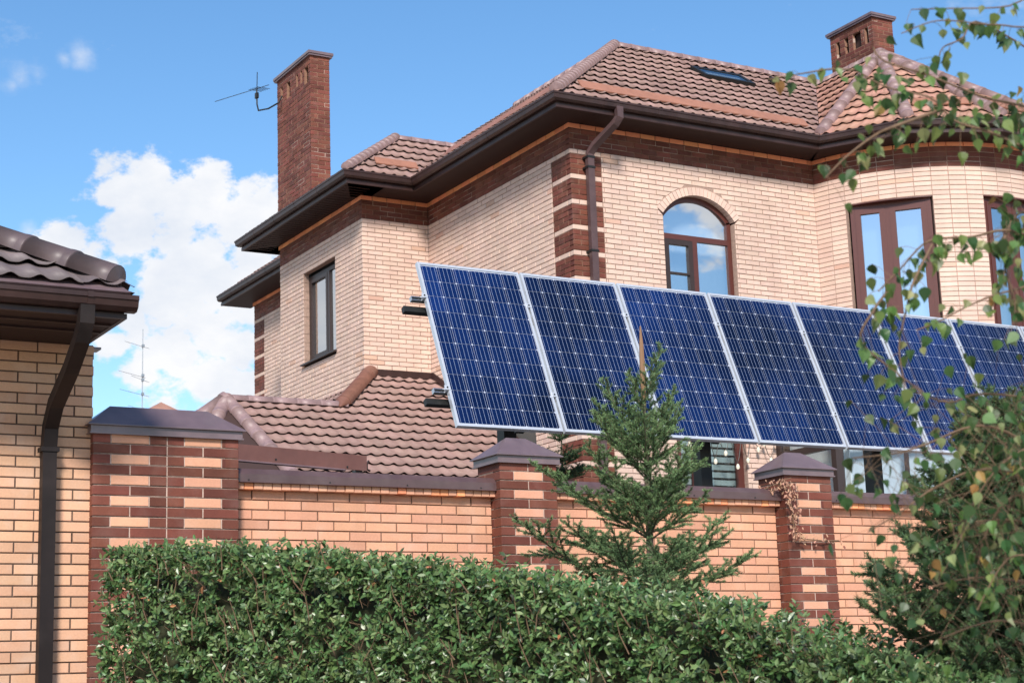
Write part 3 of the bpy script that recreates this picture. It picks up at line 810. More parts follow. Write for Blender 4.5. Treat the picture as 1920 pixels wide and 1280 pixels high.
# snow guards
def guard(p0, p1, hd, pitch, h=.17, key='guard_metal', t=.02):
    p0 = Vector(p0); p1 = Vector(p1); up = Vector((hd[0] * math.cos(pitch), hd[1] * math.cos(pitch), math.sin(pitch)))
    n = (p1 - p0).normalized().cross(up)
    o = n * .055; q = MB(); w = up * h + n * .05
    q.hexa([p0 + o, p1 + o, p1 + o + w, p0 + o + w, p0 + o - n * t, p1 + o - n * t, p1 + o + w - n * t, p0 + o + w - n * t])
    q.build('snow_guard', key, roof)
def zm(y): return ZE + (y - ey0) * tM
guard((12.72, 19.60, zm(19.60)), (16.85, 19.60, zm(19.60)), (0, 1), PM, h=.19)
guard((11.60, 24.06, ZE + .38 * tM), (12.36, 24.06, ZE + .38 * tM), (0, 1), PM, h=.15)
guard((ex0 + .33, 23.2, ZE + .33 * tM), (ex0 + .33, 19.75, ZE + .33 * tM), (1, 0), PM, h=.17)
for a, b in zip(TE[1:4], TE[2:5]):
    d = Vector((b[0] - a[0], b[1] - a[1])); hd = Vector((-d.y, d.x)).normalized(); dist = (Vector(tap[:2]) - Vector(a)).dot(hd); pt = math.atan2(tap[2] - ZE, dist)
    a2 = Vector(a) + (Vector(tap[:2]) - Vector(a)) * .17; b2 = Vector(b) + (Vector(tap[:2]) - Vector(b)) * .17; zz = ZE + (tap[2] - ZE) * .17
    da = (b2 - a2) * .12
    guard((*(a2 + da), zz), (*(b2 - da), zz), hd, pt, h=.16)
# skylight
sk = Frame((16.32, 21.45, zm(21.45)), (1, 0, 0))
up = Vector((0, math.cos(PM), math.sin(PM))); nn = Vector((0, -math.sin(PM), math.cos(PM)))
def skp(u, v, h): return Vector((16.30, 21.42, zm(21.42))) + Vector((1, 0, 0)) * u + up * v + nn * h
def skbox(mb, u0, u1, v0, v1, h0, h1, k=0):
    mb.hexa([skp(u0, v0, h1), skp(u1, v0, h1), skp(u1, v1, h1), skp(u0, v1, h1), skp(u0, v0, h0), skp(u1, v0, h0), skp(u1, v1, h0), skp(u0, v1, h0)], k)
q = MB()
for a in ((0, 1.02, 0, .07), (0, 1.02, .43, .50), (0, .07, .07, .43), (.95, 1.02, .07, .43)): skbox(q, *a, 0, .09)
skl = q.build('skylight', 'black_metal', house)
q = MB(); skbox(q, .07, .95, .07, .43, .075, .08); q.build('pane', 'window_glass', skl)
q = MB(); skbox(q, .07, .95, .07, .43, .03, .04); q.build('pane_backing', 'white_lining', skl)
q = MB(); skbox(q, 1.72, 1.90, .50, .64, .02, .12); q.build('roof_vent', 'black_metal', house)

# ---- chimneys
def chimney(x0, y0, w, l, zt, zb, key, holes):
    rc = []
    f = Frame((x0, y0, 0), (1, 0, 0)); g = Frame((x0, y0 + l, 0), (0, -1, 0))
    n = int((zt - zb) / .0755)
    PM_ = lambda r, u: (key, 'pale_mortar' if rb.random() < .12 else 'brown_mortar')
    rc += lay(f, 0, w, zt - .05, n, .0755, .125 if False else .26, PM_, depth=.06, jit=.003)
    ops = [open_rect(a, b, zt - .05 - h1, zt - .05 - h0) for a, b, h0, h1 in holes]
    rc += lay(g, 0, l, zt - .05, n, .0755, .26, PM_, depth=.06, opens=ops, jit=.003)
    body = MB(); mortar(rc, body, ['brown_mortar', 'pale_mortar'], sink=.004)
    body.box((x0 + .14, y0 + .05, zb - .3), (x0 + w - .002, y0 + l - .002, zt - .03), 0)
    ch = body.build('chimney', ['brown_mortar', 'pale_mortar'], house)
    sb = MB()
    for q in rc: brick_into(sb, q, 0)
    stuff(sb.build('chimney_bricks', [key], ch))
    c = MB(); c.box((x0 - .04, y0 - .04, zt - .05), (x0 + w + .04, y0 + l + .04, zt - .02)); c.box((x0 - .055, y0 - .055, zt - .018), (x0 + w + .055, y0 + l + .055, zt + .03))
    c.hexa([(x0 - .055, y0 - .055, zt + .03), (x0 + w + .055, y0 - .055, zt + .03), (x0 + w + .055, y0 + l + .055, zt + .03), (x0 - .055, y0 + l + .055, zt + .03),
            (x0 + w * .4, y0 + .3, zt + .10), (x0 + w * .6, y0 + .3, zt + .10), (x0 + w * .6, y0 + l - .3, zt + .10), (x0 + w * .4, y0 + l - .3, zt + .10)])
    c.build('chimney_cap', 'mauve_metal', ch)
    d = MB(); d.box((x0 + .10, y0 + .08, zt - .7), (x0 + .135, y0 + l - .08, zt - .06)); d.build('flue_liner', 'deck', ch)
    return ch
chimney(11.32, 26.0, .36, 1.50, 12.69, 10.0, 'red_brick', [(1.50 - x - w_, 1.50 - x, a, b) for x, w_, a, b in ((.10, .17, .16, .38), (.36, .08, .16, .31), (.55, .08, .16, .31), (.90, .16, .16, .38), (1.24, .10, .16, .31))][::1])
chimney(20.59, 22.0, .49, 1.16, 13.53, 11.6, 'red_brick', [(.16, .26, .16, .42), (.40, .50, .16, .42), (.62, .84, .16, .44), (.94, 1.04, .16, .44)])

# ---- downpipe of the house
def pipe(mb, pts, w, d, ax):
    """square pipe; ax: unit width direction"""
    pts = [Vector(p) for p in pts]; ax = Vector(ax); rows = []
    for i, p in enumerate(pts):
        if i == 0: t = (pts[1] - p).normalized()
        elif i == len(pts) - 1: t = (p - pts[-2]).normalized()
        else:
            t = ((p - pts[i - 1]).normalized() + (pts[i + 1] - p).normalized()).normalized()
        u = (ax - t * ax.dot(t)).normalized(); n = t.cross(u)
        rows.append([p + u * (w / 2 * a) + n * (d / 2 * b) for a, b in ((-1, -1), (1, -1), (1, 1), (-1, 1))])
    vs = [q for r in rows for q in r]; fs = []
    for i in range(len(pts) - 1):
        for j in range(4): fs.append((i * 4 + j, i * 4 + (j + 1) % 4, i * 4 + 4 + (j + 1) % 4, i * 4 + 4 + j))
    mb.add(vs, fs)
q = MB(); pipe(q, [(13.10, 19.24, 9.77), (13.10, 19.24, 9.62), (13.06, 19.30, 9.53), (12.93, 19.64, 9.30), (12.895, 19.725, 9.20), (12.895, 19.735, 9.10), (12.895, 19.735, 3.2)], .105, .075, (1, 0, 0))
dp = q.build('downpipe', 'pipe_mauve', house)
for z in (9.13, 7.75, 8.98):
    q = MB(); q.box((12.83, 19.69, z), (12.96, YH - .002, z + .03)); q.build('bracket', 'black_metal', dp)

# ---- windows
def wframe(fr, parent, u0, u1, z0, z1, n, bars, sashes, key='frame_brown', fw=.07, glass='window_glass', lining='white_lining', sill=True, back=.10):
    """outer frame, mullions (bars) and panes; sashes: (u0,u1,z0,z1,width)"""
    q = MB(); t = .07
    fr.box(q, u0, u0 + fw, z0, z1, n - t, n); fr.box(q, u1 - fw, u1, z0, z1, n - t, n)
    fr.box(q, u0 + fw, u1 - fw, z1 - fw, z1, n - t, n); fr.box(q, u0 + fw, u1 - fw, z0, z0 + fw, n - t, n)
    wn = q.build('window', key, parent)
    for b in bars:
        q = MB(); fr.box(q, *b, n - t, n + .006); q.build('mullion', key, wn)
    for a0, a1, b0, b1, w in sashes:
        if w:
            q = MB(); m1 = n + .012; m0 = n - .05
            fr.box(q, a0, a0 + w, b0, b1, m0, m1); fr.box(q, a1 - w, a1, b0, b1, m0, m1); fr.box(q, a0 + w, a1 - w, b1 - w, b1, m0, m1); fr.box(q, a0 + w, a1 - w, b0, b0 + w, m0, m1)
            q.build('sash', key, wn)
        q = MB(); fr.box(q, a0 + w, a1 - w, b0 + w, b1 - w, n - .034, n - .026); q.build('pane', glass, wn)
    q = MB(); fr.box(q, u0 + .01, u1 - .01, z0 + .01, z1 - .01, n - back - .02, n - back); q.build('pane_backing', lining, wn)  # sheet added behind the glass; white lining makes the panes look pale
    return wn
# arched window
NW = -.11
q = MB(); ws = 40
def arc_pts(off):
    R_ = ARAD - off; t_ = math.asin(min(1, (AR - off) / R_)); return [(AUC + R_ * math.sin(-t_ + 2 * t_ * i / ws), AZC + R_ * math.cos(-t_ + 2 * t_ * i / ws)) for i in range(ws + 1)]
o_, i_ = arc_pts(.0), arc_pts(.075)
for i in range(ws):
    q.hexa([F_front.p(*i_[i], NW), F_front.p(*i_[i + 1], NW), F_front.p(*o_[i + 1], NW), F_front.p(*o_[i], NW), F_front.p(*i_[i], NW - .07), F_front.p(*i_[i + 1], NW - .07), F_front.p(*o_[i + 1], NW - .07), F_front.p(*o_[i], NW - .07)])
F_front.box(q, AW0, AW0 + .075, AZ0, AZS + .012, NW - .07, NW); F_front.box(q, AW1 - .075, AW1, AZ0, AZS + .012, NW - .07, NW)
F_front.box(q, AW0 + .075, AW1 - .075, 8.155, 8.235, NW - .07, NW + .004)
F_front.box(q, AW0 + .575, AW0 + .665, AZ0, 8.155, NW - .07, NW + .004)
aw = q.build('window', 'frame_brown', house)
aw['label'] = 'arched upper window with dark red-brown frame'
q = MB(); pts = arc_pts(.075)
f = [F_front.p(AW0 + .075, 8.235, NW - .03)] + [F_front.p(AW1 - .075, 8.235, NW - .03)] + [F_front.p(u, z, NW - .03) for u, z in reversed(pts)]
q.add(f, [tuple(range(len(f)))]); q.build('pane', 'window_glass', aw)
q = MB(); F_front.box(q, AW0 + .665, AW1 - .075, AZ0, 8.155, NW - .034, NW - .026); q.build('pane', 'window_glass', aw)
q = MB(); a0, a1, b0, b1, w = AW0 + .075, AW0 + .575, AZ0, 8.15, .075
for b in ((a0, a0 + w, b0, b1), (a1 - w, a1, b0, b1), (a0 + w, a1 - w, b1 - w, b1), (a0 + w, a1 - w, 7.63, 7.655)): F_front.box(q, *b, NW - .05, NW + .012)
q.build('sash', 'frame_dark', aw)
q = MB(); F_front.box(q, a0 + w, a1 - w, b0, b1 - w, NW - .034, NW - .026); q.build('pane', 'window_glass', aw)
q = MB(); F_front.box(q, AW0 - .1, AW1 + .1, AZ0, 9.0, NW - .30, NW - .28); q.build('pane_backing', 'white_lining', aw)  # white sheet added so the arched panes look pale
# bay window
bw = wframe(F_bayl, house, BW0, BW1, BWZ0, BWZ1, -.105, [(BW0 + .78, BW0 + .86, BWZ0 + .06, BWZ1 - .06)],
            [(BW0 + .07, BW0 + .78, BWZ0 + .07, BWZ1 - .07, .06), (BW0 + .86, BW1 - .07, BWZ0 + .07, BWZ1 - .07, .0)], key='frame_dark', back=.2)
q = MB(); F_bayl.box(q, BW0 - .04, BW1 + .03, BWZ0 - .03, BWZ0 - .004, -.11, .06); q.build('sill', 'frame_dark', bw)
# turret windows
for w0, w1, z0, z1 in TW:
    e = .012; F, ln = tframe(w0 + e, w1 - e); nS = -.06
    mid = ln * .46
    tw = wframe(F, house, 0, ln, z0, z1, nS, [(mid - .035, mid + .035, z0 + .06, z1 - .06)],
                [(.07, mid - .035, z0 + .07, z1 - .07, .085), (mid + .035, ln - .07, z0 + .07, z1 - .07, .085)], back=.25)
    # curved reveal head
    q = MB()
    A = [w0 + (w1 - w0) * i / 10 for i in range(11)]
    for a, b in zip(A[:-1], A[1:]):
        def C_(t, r, z): return (TC.x + r * math.cos(t), TC.y + r * math.sin(t), z)
        q.hexa([C_(a, TR - .006, z1 - .012), C_(b, TR - .006, z1 - .012), C_(b, TR - .006, z1 + .004), C_(a, TR - .006, z1 + .004), C_(a, TR - .32, z1 - .012), C_(b, TR - .32, z1 - .012), C_(b, TR - .32, z1 + .004), C_(a, TR - .32, z1 + .004)])
    q.build('lintel', 'frame_brown', tw)
# inside of the turret
q = MB(); n = 24
A = [rad(-170 + 130 * i / n) for i in range(n + 1)]
for a, b in zip(A[:-1], A[1:]):
    q.hexa([(TC.x + 1.9 * math.cos(t), TC.y + 1.9 * math.sin(t), z) for t, z in ((a, 3), (b, 3), (b, 9.6), (a, 9.6))] + [(TC.x + 1.8 * math.cos(t), TC.y + 1.8 * math.sin(t), z) for t, z in ((a, 3), (b, 3), (b, 9.6), (a, 9.6))])
q.build('inner_core', 'room', house)
# ground-floor window with blind, dark mullion
gw = wframe(F_front, house, G0, G1, GZ0, GZ1, -.09, [(G0 + .36, G0 + .47, GZ0, GZ1 - .06)],
            [(G0 + .07, G0 + .36, GZ0 + .07, GZ1 - .07, .04), (G0 + .47, G1 - .07, GZ0 + .07, GZ1 - .07, .05)], back=.35, lining='room', glass='clear_glass')
for k in range(16):
    z = GZ0 + .1 + k * .112
    q = MB(); F_front.box(q, G0 + .05, G1 - .05, z, z + .078, -.24, -.235); q.build('slat', 'glass_slat', gw)
# glazed ground-floor bay at the right
V = [(16.0, 19.83), (16.0, 18.52), (17.25, 17.05), (19.2, 16.5)]
for i, (a, b) in enumerate(zip(V[:-1], V[1:])):
    F = Frame((a[0], a[1], 0), (b[0] - a[0], b[1] - a[1], 0)); ln = (Vector(b) - Vector(a)).length
    gb = wframe(F, house, 0, ln, 3.4, 5.75, 0, [(.09, ln - .09, 4.93, 5.03), (ln * .5 - .03, ln * .5 + .03, 3.5, 4.93)] if i else [(.09, ln - .09, 4.93, 5.03)],
                [(.09, ln - .09, 3.49, 4.93, 0), (.09, ln - .09, 5.03, 5.66, 0)], fw=.10, key='frame_dark', back=.25, lining='curtain' if i else 'white_lining', glass='clear_glass')
q = MB(); q.add([(x, y, 5.75) for x, y in V] + [(19.2, 19.8, 5.75)], [tuple(range(5))]); q.add([(x, y, 5.95) for x, y in V] + [(19.2, 19.8, 5.95)], [tuple(range(5))])
for a, b in zip(V[:-1], V[1:]): q.add([(*a, 5.75), (*b, 5.75), (*b, 5.95), (*a, 5.95)], [(0, 1, 2, 3)])
q.build('balcony_slab', 'plaster', house)
q = MB()
for a, b in zip(V[:-1], V[1:]): q.add([(*a, 0), (*b, 0), (*b, 3.4), (*a, 3.4)], [(0, 1, 2, 3)])
q.build('plinth', 'plaster', house)

# aerial on the left chimney
an = thing('tv_antenna', 'thin dark television aerial bracketed to the tall red brick chimney', 'antenna', (11.30, 27.3, 12.1))
ARM = [(11.30, 27.22, 12.30), (11.24, 27.24, 12.17), (11.15, 27.5, 12.13), (11.1, 27.85, 12.2), (11.1, 27.92, 12.34), (11.1, 27.93, 12.62)]
q = MB(); tube(q, ARM, .015, 8); q.build('bracket_arm', 'black_metal', an)
q = MB(); tube(q, [(11.1, 27.35, 12.52), (11.05, 29.95, 13.05)], 0.006, 6); bo = q.build('boom', 'black_metal', an)
for k in range(5):
    y = 27.55 + k * .1
    q = MB(); tube(q, [(10.95, y, 12.53 + k * .02), (11.2, y, 12.53 + k * .02)], .005, 5); q.build('element', 'black_metal', bo)
q = MB(); tube(q, [(11.1, 27.93, 12.45), (11.1, 27.90, 12.95)], .008, 5); q.build('reflector', 'black_metal', an)
q = MB(); q.box((11.075, 27.89, 12.46), (11.125, 27.97, 12.56)); q.build('clamp', 'black_metal', an)

# ================================================================== NEIGHBOUR'S OUTBUILDING (left)
lb = thing('brick_outbuilding', 'tan brick outbuilding with brown gutter and tiled roof at the left edge', 'building', (1.5, 12.5, 0))
LX, LY = 3.428, 11.70
F_l = Frame((0, LY, 0), (1, 0, 0))
LBM = lambda r, u: ('tan_brick', 'dark_mortar')
lr = lay(F_l, 1.6, LX, 4.135, 36, .0728, .262, LBM, joint=.008, shift=.02)
lr2 = lay(F_l, -1.3, 1.592, 4.135, 44, .0728, .262, LBM, joint=.008, shift=.02, e1=-.006)
lr2 += lay(F_l, 1.6, LX, 4.135 - 36 * .0728, 8, .0728, .262, LBM, joint=.008, shift=.02)
mb = MB(); mortar(lr + lr2, mb, ['dark_mortar']); mb.box((-2, LY + .1, 0), (LX - .004, 14.2, 4.13)); mb.box((-2, LY + .012, 0), (1.62, LY + .11, 4.13)); mb.box((1.6, LY + .012, 0), (LX - .004, LY + .1, 4.13 - 36 * .0728))
lw = mb.build('wall', ['dark_mortar'], lb)
for q in lr: brick_obj(q, lw)
mb = MB()
for q in lr2: brick_into(mb, q, 0)
stuff(mb.build('bricks', ['tan_brick'], lb))
ZLS = 4.135
LE = [(-2.5, 10.80), (3.34, 10.80), (3.34, 14.5)]
def LEs(o): return LE
mb = MB(); sweep(mb, LE, [(0, -.004), (.03, -.004), (.03, .03), (.015, .03), (.015, .15), (0, .15)], ZLS); mb.build('fascia', 'brown_metal', lb)
mb = MB(); sweep(mb, [(-2.5, 10.80), (3.42, 10.80)], [(.02, .035), (.08, .035), (.11, .06), (.12, .10), (.13, .105), (.13, .135), (.112, .135), (.108, .11), (.07, .048), (.03, .048), (.03, .13), (.02, .13)], ZLS)
lg = mb.build('gutter', 'brown_metal', lb)
q = MB(); sweep(q, [(3.08, 10.80), (3.12, 10.80)], [(.018, .031), (.083, .031), (.114, .057), (.124, .098), (.134, .10), (.134, .138), (.018, .138)], ZLS); q.build('gutter_bracket', 'brown_metal', lg)
q = MB(); q.add([(-2.5, 10.8, ZLS), (3.34, 10.8, ZLS), (3.34, 14.5, ZLS), (-2.5, 14.5, ZLS)], [(0, 1, 2, 3)]); q.build('soffit', 'soffit', lb)
for k in range(2):
    q = MB(); q.box((-2.5, 10.98 + k * .24, ZLS - .014), (3.33, 11.0 + k * .24, ZLS - .001)); q.build('soffit_seam', 'brown_metal', lb)
# dark cover strip and pipe
PL = rad(30); dk = MB(); FULL = []; CUT = {}
le = (3.40, 10.70); zl = ZLS + .17
def zl_(s): return zl + s * math.tan(PL)
roof_face([(-1.6, 10.70), (3.40, 10.70), (1.4, 12.7), (-1.6, 12.7)], (3.40, 10.70, zl), (0, 1), PL, 'roof_tile_mauve', dk, phase=.03)
roof_face([(3.40, 10.70), (3.40, 14.7), (1.4, 12.7)], (3.40, 10.70, zl), (-1, 0), PL, 'roof_tile_mauve', dk)
lroof = dk.build('roof', 'deck', lb)
for M, key, s in FULL:
    if s: link('tile', tile_mesh(key), lroof, matrix=M)
rm = MB()
for M, key, s in FULL:
    if not s:
        me = tile_mesh(key); rm.add([M @ v.co for v in me.vertices], [tuple(p.vertices) for p in me.polygons])
for t in CUT.values(): rm.add(t.v, t.f)
stuff(rm.build('roof_tiles', ['roof_tile_mauve'], lb, smooth=True))
ridge((3.30, 10.80, zl + .07), (1.4, 12.7, zl_(2.0) + .02), .12, 'ridge_grey', seg=.36, lift=.012, parent=lroof)
# eave flashing apron
q = MB(); q.hexa([(-2.5, 10.665, zl - .02), (3.36, 10.665, zl - .02), (3.30, 10.80, zl + .075), (-2.5, 10.80, zl + .075), (-2.5, 10.68, zl - .03), (3.36, 10.68, zl - .03), (3.30, 10.815, zl + .06), (-2.5, 10.815, zl + .06)]); q.build('eave_apron', 'mauve_metal', lb)
q = MB(); pipe(q, [(3.085, 10.72, 4.19), (3.085, 10.73, 4.08), (3.08, 10.80, 3.98), (3.085, 11.05, 3.83), (3.09, 11.42, 3.66), (3.10, 11.58, 3.53), (3.10, 11.615, 3.38), (3.10, 11.615, 1.0)], .094, .08, (1, 0, 0))
ldp = q.build('downpipe', 'pipe_dark', lb)
q = MB(); q.box((3.038, 11.565, 3.36), (3.162, 11.665, 3.39)); q.build('pipe_collar', 'pipe_dark', ldp)
# small dark lantern box at the wall corner
q = MB(); q.box((LX - .075, 11.72, 4.045), (LX + .004, 11.80, 4.115)); q.box((LX - .09, 11.70, 4.115), (LX + .05, 11.82, 4.13)); q.build('corner_cap', 'mauve_metal', lb)

# ================================================================== FENCE
YF, YP = 11.79, 11.64
FP = .0725
def fence_section(x0, x1, label, ro=0.):
    t = thing('brick_fence', label, 'fence', (.5 * (x0 + x1), YF + .13, 0), 'brick fence sections')
    fr = Frame((x0, YF, 0), (1, 0, 0)); ln = x1 - x0
    rc = lay(fr, 0, ln, 3.094 + FP, 20, FP, .26, lambda r, u: ('peach_brick', 'brown_mortar'), joint=.008, shift=ro)
    mb = MB(); mortar(rc, mb, ['brown_mortar']); mb.box((x0, YF + .1, 0), (x1, YF + .25, 3.21)); mb.box((x0, YF + .012, 0), (x1, YF + .1, 3.167 - 20 * FP))
    w = mb.build('wall', ['brown_mortar'], t)
    for q in rc: brick_obj(q, w)
    # row of bricks on end under the coping
    x = .0; k = 0
    while x < ln - .02:
        b = min(ln, x + .0727)
        q = dict(fr=fr, s=(x + .003, b - .003, x + .003, b - .003), zb=3.166 + rb.uniform(-.002, .002), zt=3.214, j=.006, d=.10, n=.072 + rb.uniform(-.004, .004), key='orange_brick' if rb.random() < .2 else 'peach_brick', mor='brown_mortar')
        brick_obj(q, w, 'end_brick'); x += .0727
    q = MB(); q.box((x0, YF - .035, 3.172), (x1, YF + .05, 3.212)); q.build('bedding', 'brown_mortar', w)
    c = MB(); y0, y1 = YF - .092, YF + .335
    prof = [(y0 - .012, 3.213), (y0, 3.219), (y0, 3.275), (y0 + .04, 3.318), (.5 * (y0 + y1), 3.330), (y1 - .04, 3.318), (y1, 3.275), (y1, 3.219), (y1 + .012, 3.213), (y1, 3.211), (y0, 3.211)]
    n = len(prof); vs = [(x0, y, z) for y, z in prof] + [(x1, y, z) for y, z in prof]
    c.add(vs, [(i, (i + 1) % n, n + (i + 1) % n, n + i) for i in range(n)] + [tuple(range(n - 1, -1, -1)), tuple(range(n, 2 * n))])
    cp = c.build('coping', 'coping_metal', t)
    x = x0 + .1
    while x < x1:
        s = MB(); tube(s, [(x, y0 - .004, 3.232), (x, y0 + .01, 3.232)], .006, 6); s.build('screw', 'black_metal', cp); x += .64
    return t
def pillar(x0, w, n2, zt, label, lead=0):
    """n2: number of half-metre bays side by side"""
    t = thing('brick_pillar', label, 'pillar', (x0 + w / 2, YP + .18, 0), 'brick fence pillars')
    y1 = YP + .36; rows = 24; bw = w / n2; rc = []
    fr = Frame((x0, YP, 0), (1, 0, 0)); sd = Frame((x0, y1, 0), (0, -1, 0)); rt = Frame((x0 + w, YP, 0), (0, 1, 0))
    for r in range(rows):
        a = zt - r * FP; b = a - FP + .009
        for k in range(n2):
            o = k * bw; e = .0045
            if (r + lead) % 2 == 0:
                cuts = [(0, .128, 'brown_brick'), (.128, bw - .128, 'peach_brick'), (bw - .128, bw, 'brown_brick')]
            else:
                cuts = [(0, bw / 2, 'brown_brick'), (bw / 2, bw, 'brown_brick')]
            for c0, c1, key in cuts:
                u0 = o + c0 + (e if c0 > 0 or k > 0 else 0); u1 = o + c1 - (e if c1 < bw or k < n2 - 1 else 0)
                rc.append(dict(fr=fr, s=(u0, u1, u0, u1), lim=(.006, w - .006), zb=b, zt=a, j=.009, d=.11, n=rb.uniform(-.002, .002), key=key, mor='pale_mortar'))
        dp = .358
        cuts = [(0, .245), (.254, dp)] if (r + lead) % 2 else [(0, .115), (.124, dp)]
        for F in (sd, rt):
            for c0, c1 in cuts: rc.append(dict(fr=F, s=(c0, c1, c0, c1), lim=(.006, .352), zb=b, zt=a, j=.009, d=.10, n=rb.uniform(-.002, .002) - .001, key='brown_brick', mor='pale_mortar'))
    mb = MB(); mortar(rc, mb, ['pale_mortar'], sink=.005); mb.box((x0 + .02, YP + .02, 0), (x0 + w - .02, y1, zt))
    body = mb.build('shaft', ['pale_mortar'], t)
    for q in rc:
        if q['fr'] is rt: continue
        brick_obj(q, body)
    sb = MB()
    for q in rc:
        if q['fr'] is rt: brick_into(sb, q, 0)
    stuff(sb.build('bricks', ['brown_brick'], t))
    c = MB(); e = .022; zb = zt + .0; c.box((x0 - e, YP - e, zb), (x0 + w + e, y1 + e, zb + .058)); sk_ = c.build('cap_skirt', 'mauve_metal', t)
    l = MB(); l.box((x0 - e - .008, YP - e - .008, zb - .006), (x0 + w + e + .008, y1 + e + .008, zb + .004)); l.build('drip_lip', 'mauve_metal', sk_)
    e = .045; z0 = zb + .060; z1 = z0 + .165; d = (y1 - YP) / 2
    c = MB(); p = [(x0 - e, YP - e, z0), (x0 + w + e, YP - e, z0), (x0 + w + e, y1 + e, z0), (x0 - e, y1 + e, z0)]
    rdg = [(x0 + d - .01, YP + d, z1), (x0 + w - d + .01, YP + d, z1)]
    p2 = [(a, b_, z0 - .006) for a, b_, _ in p]
    c.add(p + rdg + p2, [(0, 1, 5, 4), (1, 2, 5), (2, 3, 4, 5), (3, 0, 4), (6, 7, 1, 0), (7, 8, 2, 1), (8, 9, 3, 2), (9, 6, 0, 3), (9, 8, 7, 6)])
    c.build('cap', 'mauve_metal', t)
    return t
fence_section(4.476, 6.635, 'peach brick fence section left of the spruce, between wide double pillar and single pillar', .03)
fence_section(7.155, 9.458, 'peach brick fence section half hidden behind the small spruce', .11)
fence_section(9.975, 13.4, 'peach brick fence section at right, running behind the birch leaves', .2)
pillar(3.412, 1.064, 2, 3.512, 'wide double brick pillar with brown and peach checks beside the outbuilding')
pillar(6.635, .52, 1, 3.434, 'single brown and peach brick pillar left of the spruce, under first solar panels', 1)
pillar(9.458, .517, 1, 3.434, 'brown and peach brick pillar with a dried vine hanging on it', 1)
# tilted metal strip behind the coping
st = thing('metal_flashing', 'dark brown metal strip with screws rising behind the fence coping', 'flashing', (5.2, 12.3, 3.2))
q = MB(); y = 12.27
q.hexa([(4.45, y, 3.475), (5.79, y, 3.415), (5.79, y, 3.535), (4.45, y, 3.595), (4.45, y + .02, 3.475), (5.79, y + .02, 3.415), (5.79, y + .02, 3.535), (4.45, y + .02, 3.595)]); sp = q.build('strip', 'strip_metal', st)
q = MB(); q.hexa([(4.45, y - .02, 3.462), (5.60, y - .02, 3.410), (5.60, y, 3.424), (4.45, y, 3.476), (4.45, y - .005, 3.455), (5.60, y - .005, 3.403), (5.60, y + .02, 3.415), (4.45, y + .02, 3.468)]); q.build('edge_lip', 'mauve_metal', st)
q = MB(); tube(q, [(5.82, y + .03, 3.50), (5.80, y + .02, 3.47), (5.80, y + .02, 3.43), (5.83, y + .03, 3.42)], .009, 6); q.build('end_hook', 'brown_metal', st)
for x, z in ((5.02, 3.475), (5.62, 3.44)):
    q = MB(); tube(q, [(x, y - .006, z), (x, y + .01, z)], .008, 6); q.build('screw', 'black_metal', sp)
q = MB(); q.box((4.6, y + .02, 0), (4.66, y + .08, 3.45)); q.build('post', 'brown_metal', st)
q = MB(); q.box((5.7, y + .02, 0), (5.76, y + .08, 3.42)); q.build('post', 'brown_metal', st)

# ================================================================== SOLAR ARRAY
PX0 = 6.455; PB = Vector((0, 11.974, 3.764)); PT = Vector((0, 12.623, 5.267))
PU = (PT - PB).normalized(); PLn = (PT - PB).length; PN = Vector((1, 0, 0)).cross(PU)     # towards the viewer
PW, PPITCH = .990, 1.012
def sp_(x, v, h): return Vector((x, 0, 0)) + PB + PU * v + PN * h
def sbox(mb, x0, x1, v0, v1, h0, h1, k=0):
    mb.hexa([sp_(x0, v0, h1), sp_(x1, v0, h1), sp_(x1, v1, h1), sp_(x0, v1, h1), sp_(x0, v0, h0), sp_(x1, v0, h0), sp_(x1, v1, h0), sp_(x0, v1, h0)], k)
CP = .1575; cs = .1550
cmb = MB(); h_ = cs / 2; c_ = .0085
cmb.add([(-h_ + c_, -h_, 0), (h_ - c_, -h_, 0), (h_, -h_ + c_, 0), (h_, h_ - c_, 0), (h_ - c_, h_, 0), (-h_ + c_, h_, 0), (-h_, h_ - c_, 0), (-h_, -h_ + c_, 0)], [tuple(range(8))])
cell_me = cmb.mesh('cell', ['solar_cell'])
rk_ = thing('solar_array', 'tilted row of blue solar panels on a rack behind the fence', 'solar array', (10, 12.6, 0))
rest = MB()
for i in range(8):
    x0 = PX0 + i * PPITCH; x1 = x0 + PW
    q = MB(); fw, ft = .022, .04
    sbox(q, x0, x0 + fw, 0, PLn, -ft, 0); sbox(q, x1 - fw, x1, 0, PLn, -ft, 0); sbox(q, x0 + fw, x1 - fw, 0, fw, -ft, 0); sbox(q, x0 + fw, x1 - fw, PLn - fw, PLn, -ft, 0)
    t = q.build('solar_panel', 'aluminium', rk_)
    q = MB(); sbox(q, x0 + fw, x1 - fw, fw, PLn - fw, -.016, -.010); q.build('backsheet', 'backsheet', t)
    q = MB(); sbox(q, x0 + fw, x1 - fw, fw, PLn - fw, -.006, -.003); q.build('glass', 'panel_glass', t)
    ox = x0 + PW / 2 - 2.5 * CP; oy = PLn / 2 - 4.5 * CP
    for r in range(10):
        for c in range(6):
            p = sp_(ox + c * CP, oy + r * CP, -.0085); M = Matrix.Identity(4)
            for a in range(3): M[a][0] = (1, 0, 0)[a]; M[a][1] = PU[a]; M[a][2] = PN[a]; M[a][3] = p[a]
            link('cell', cell_me, t, matrix=M)
xe = PX0 + 8 * PPITCH
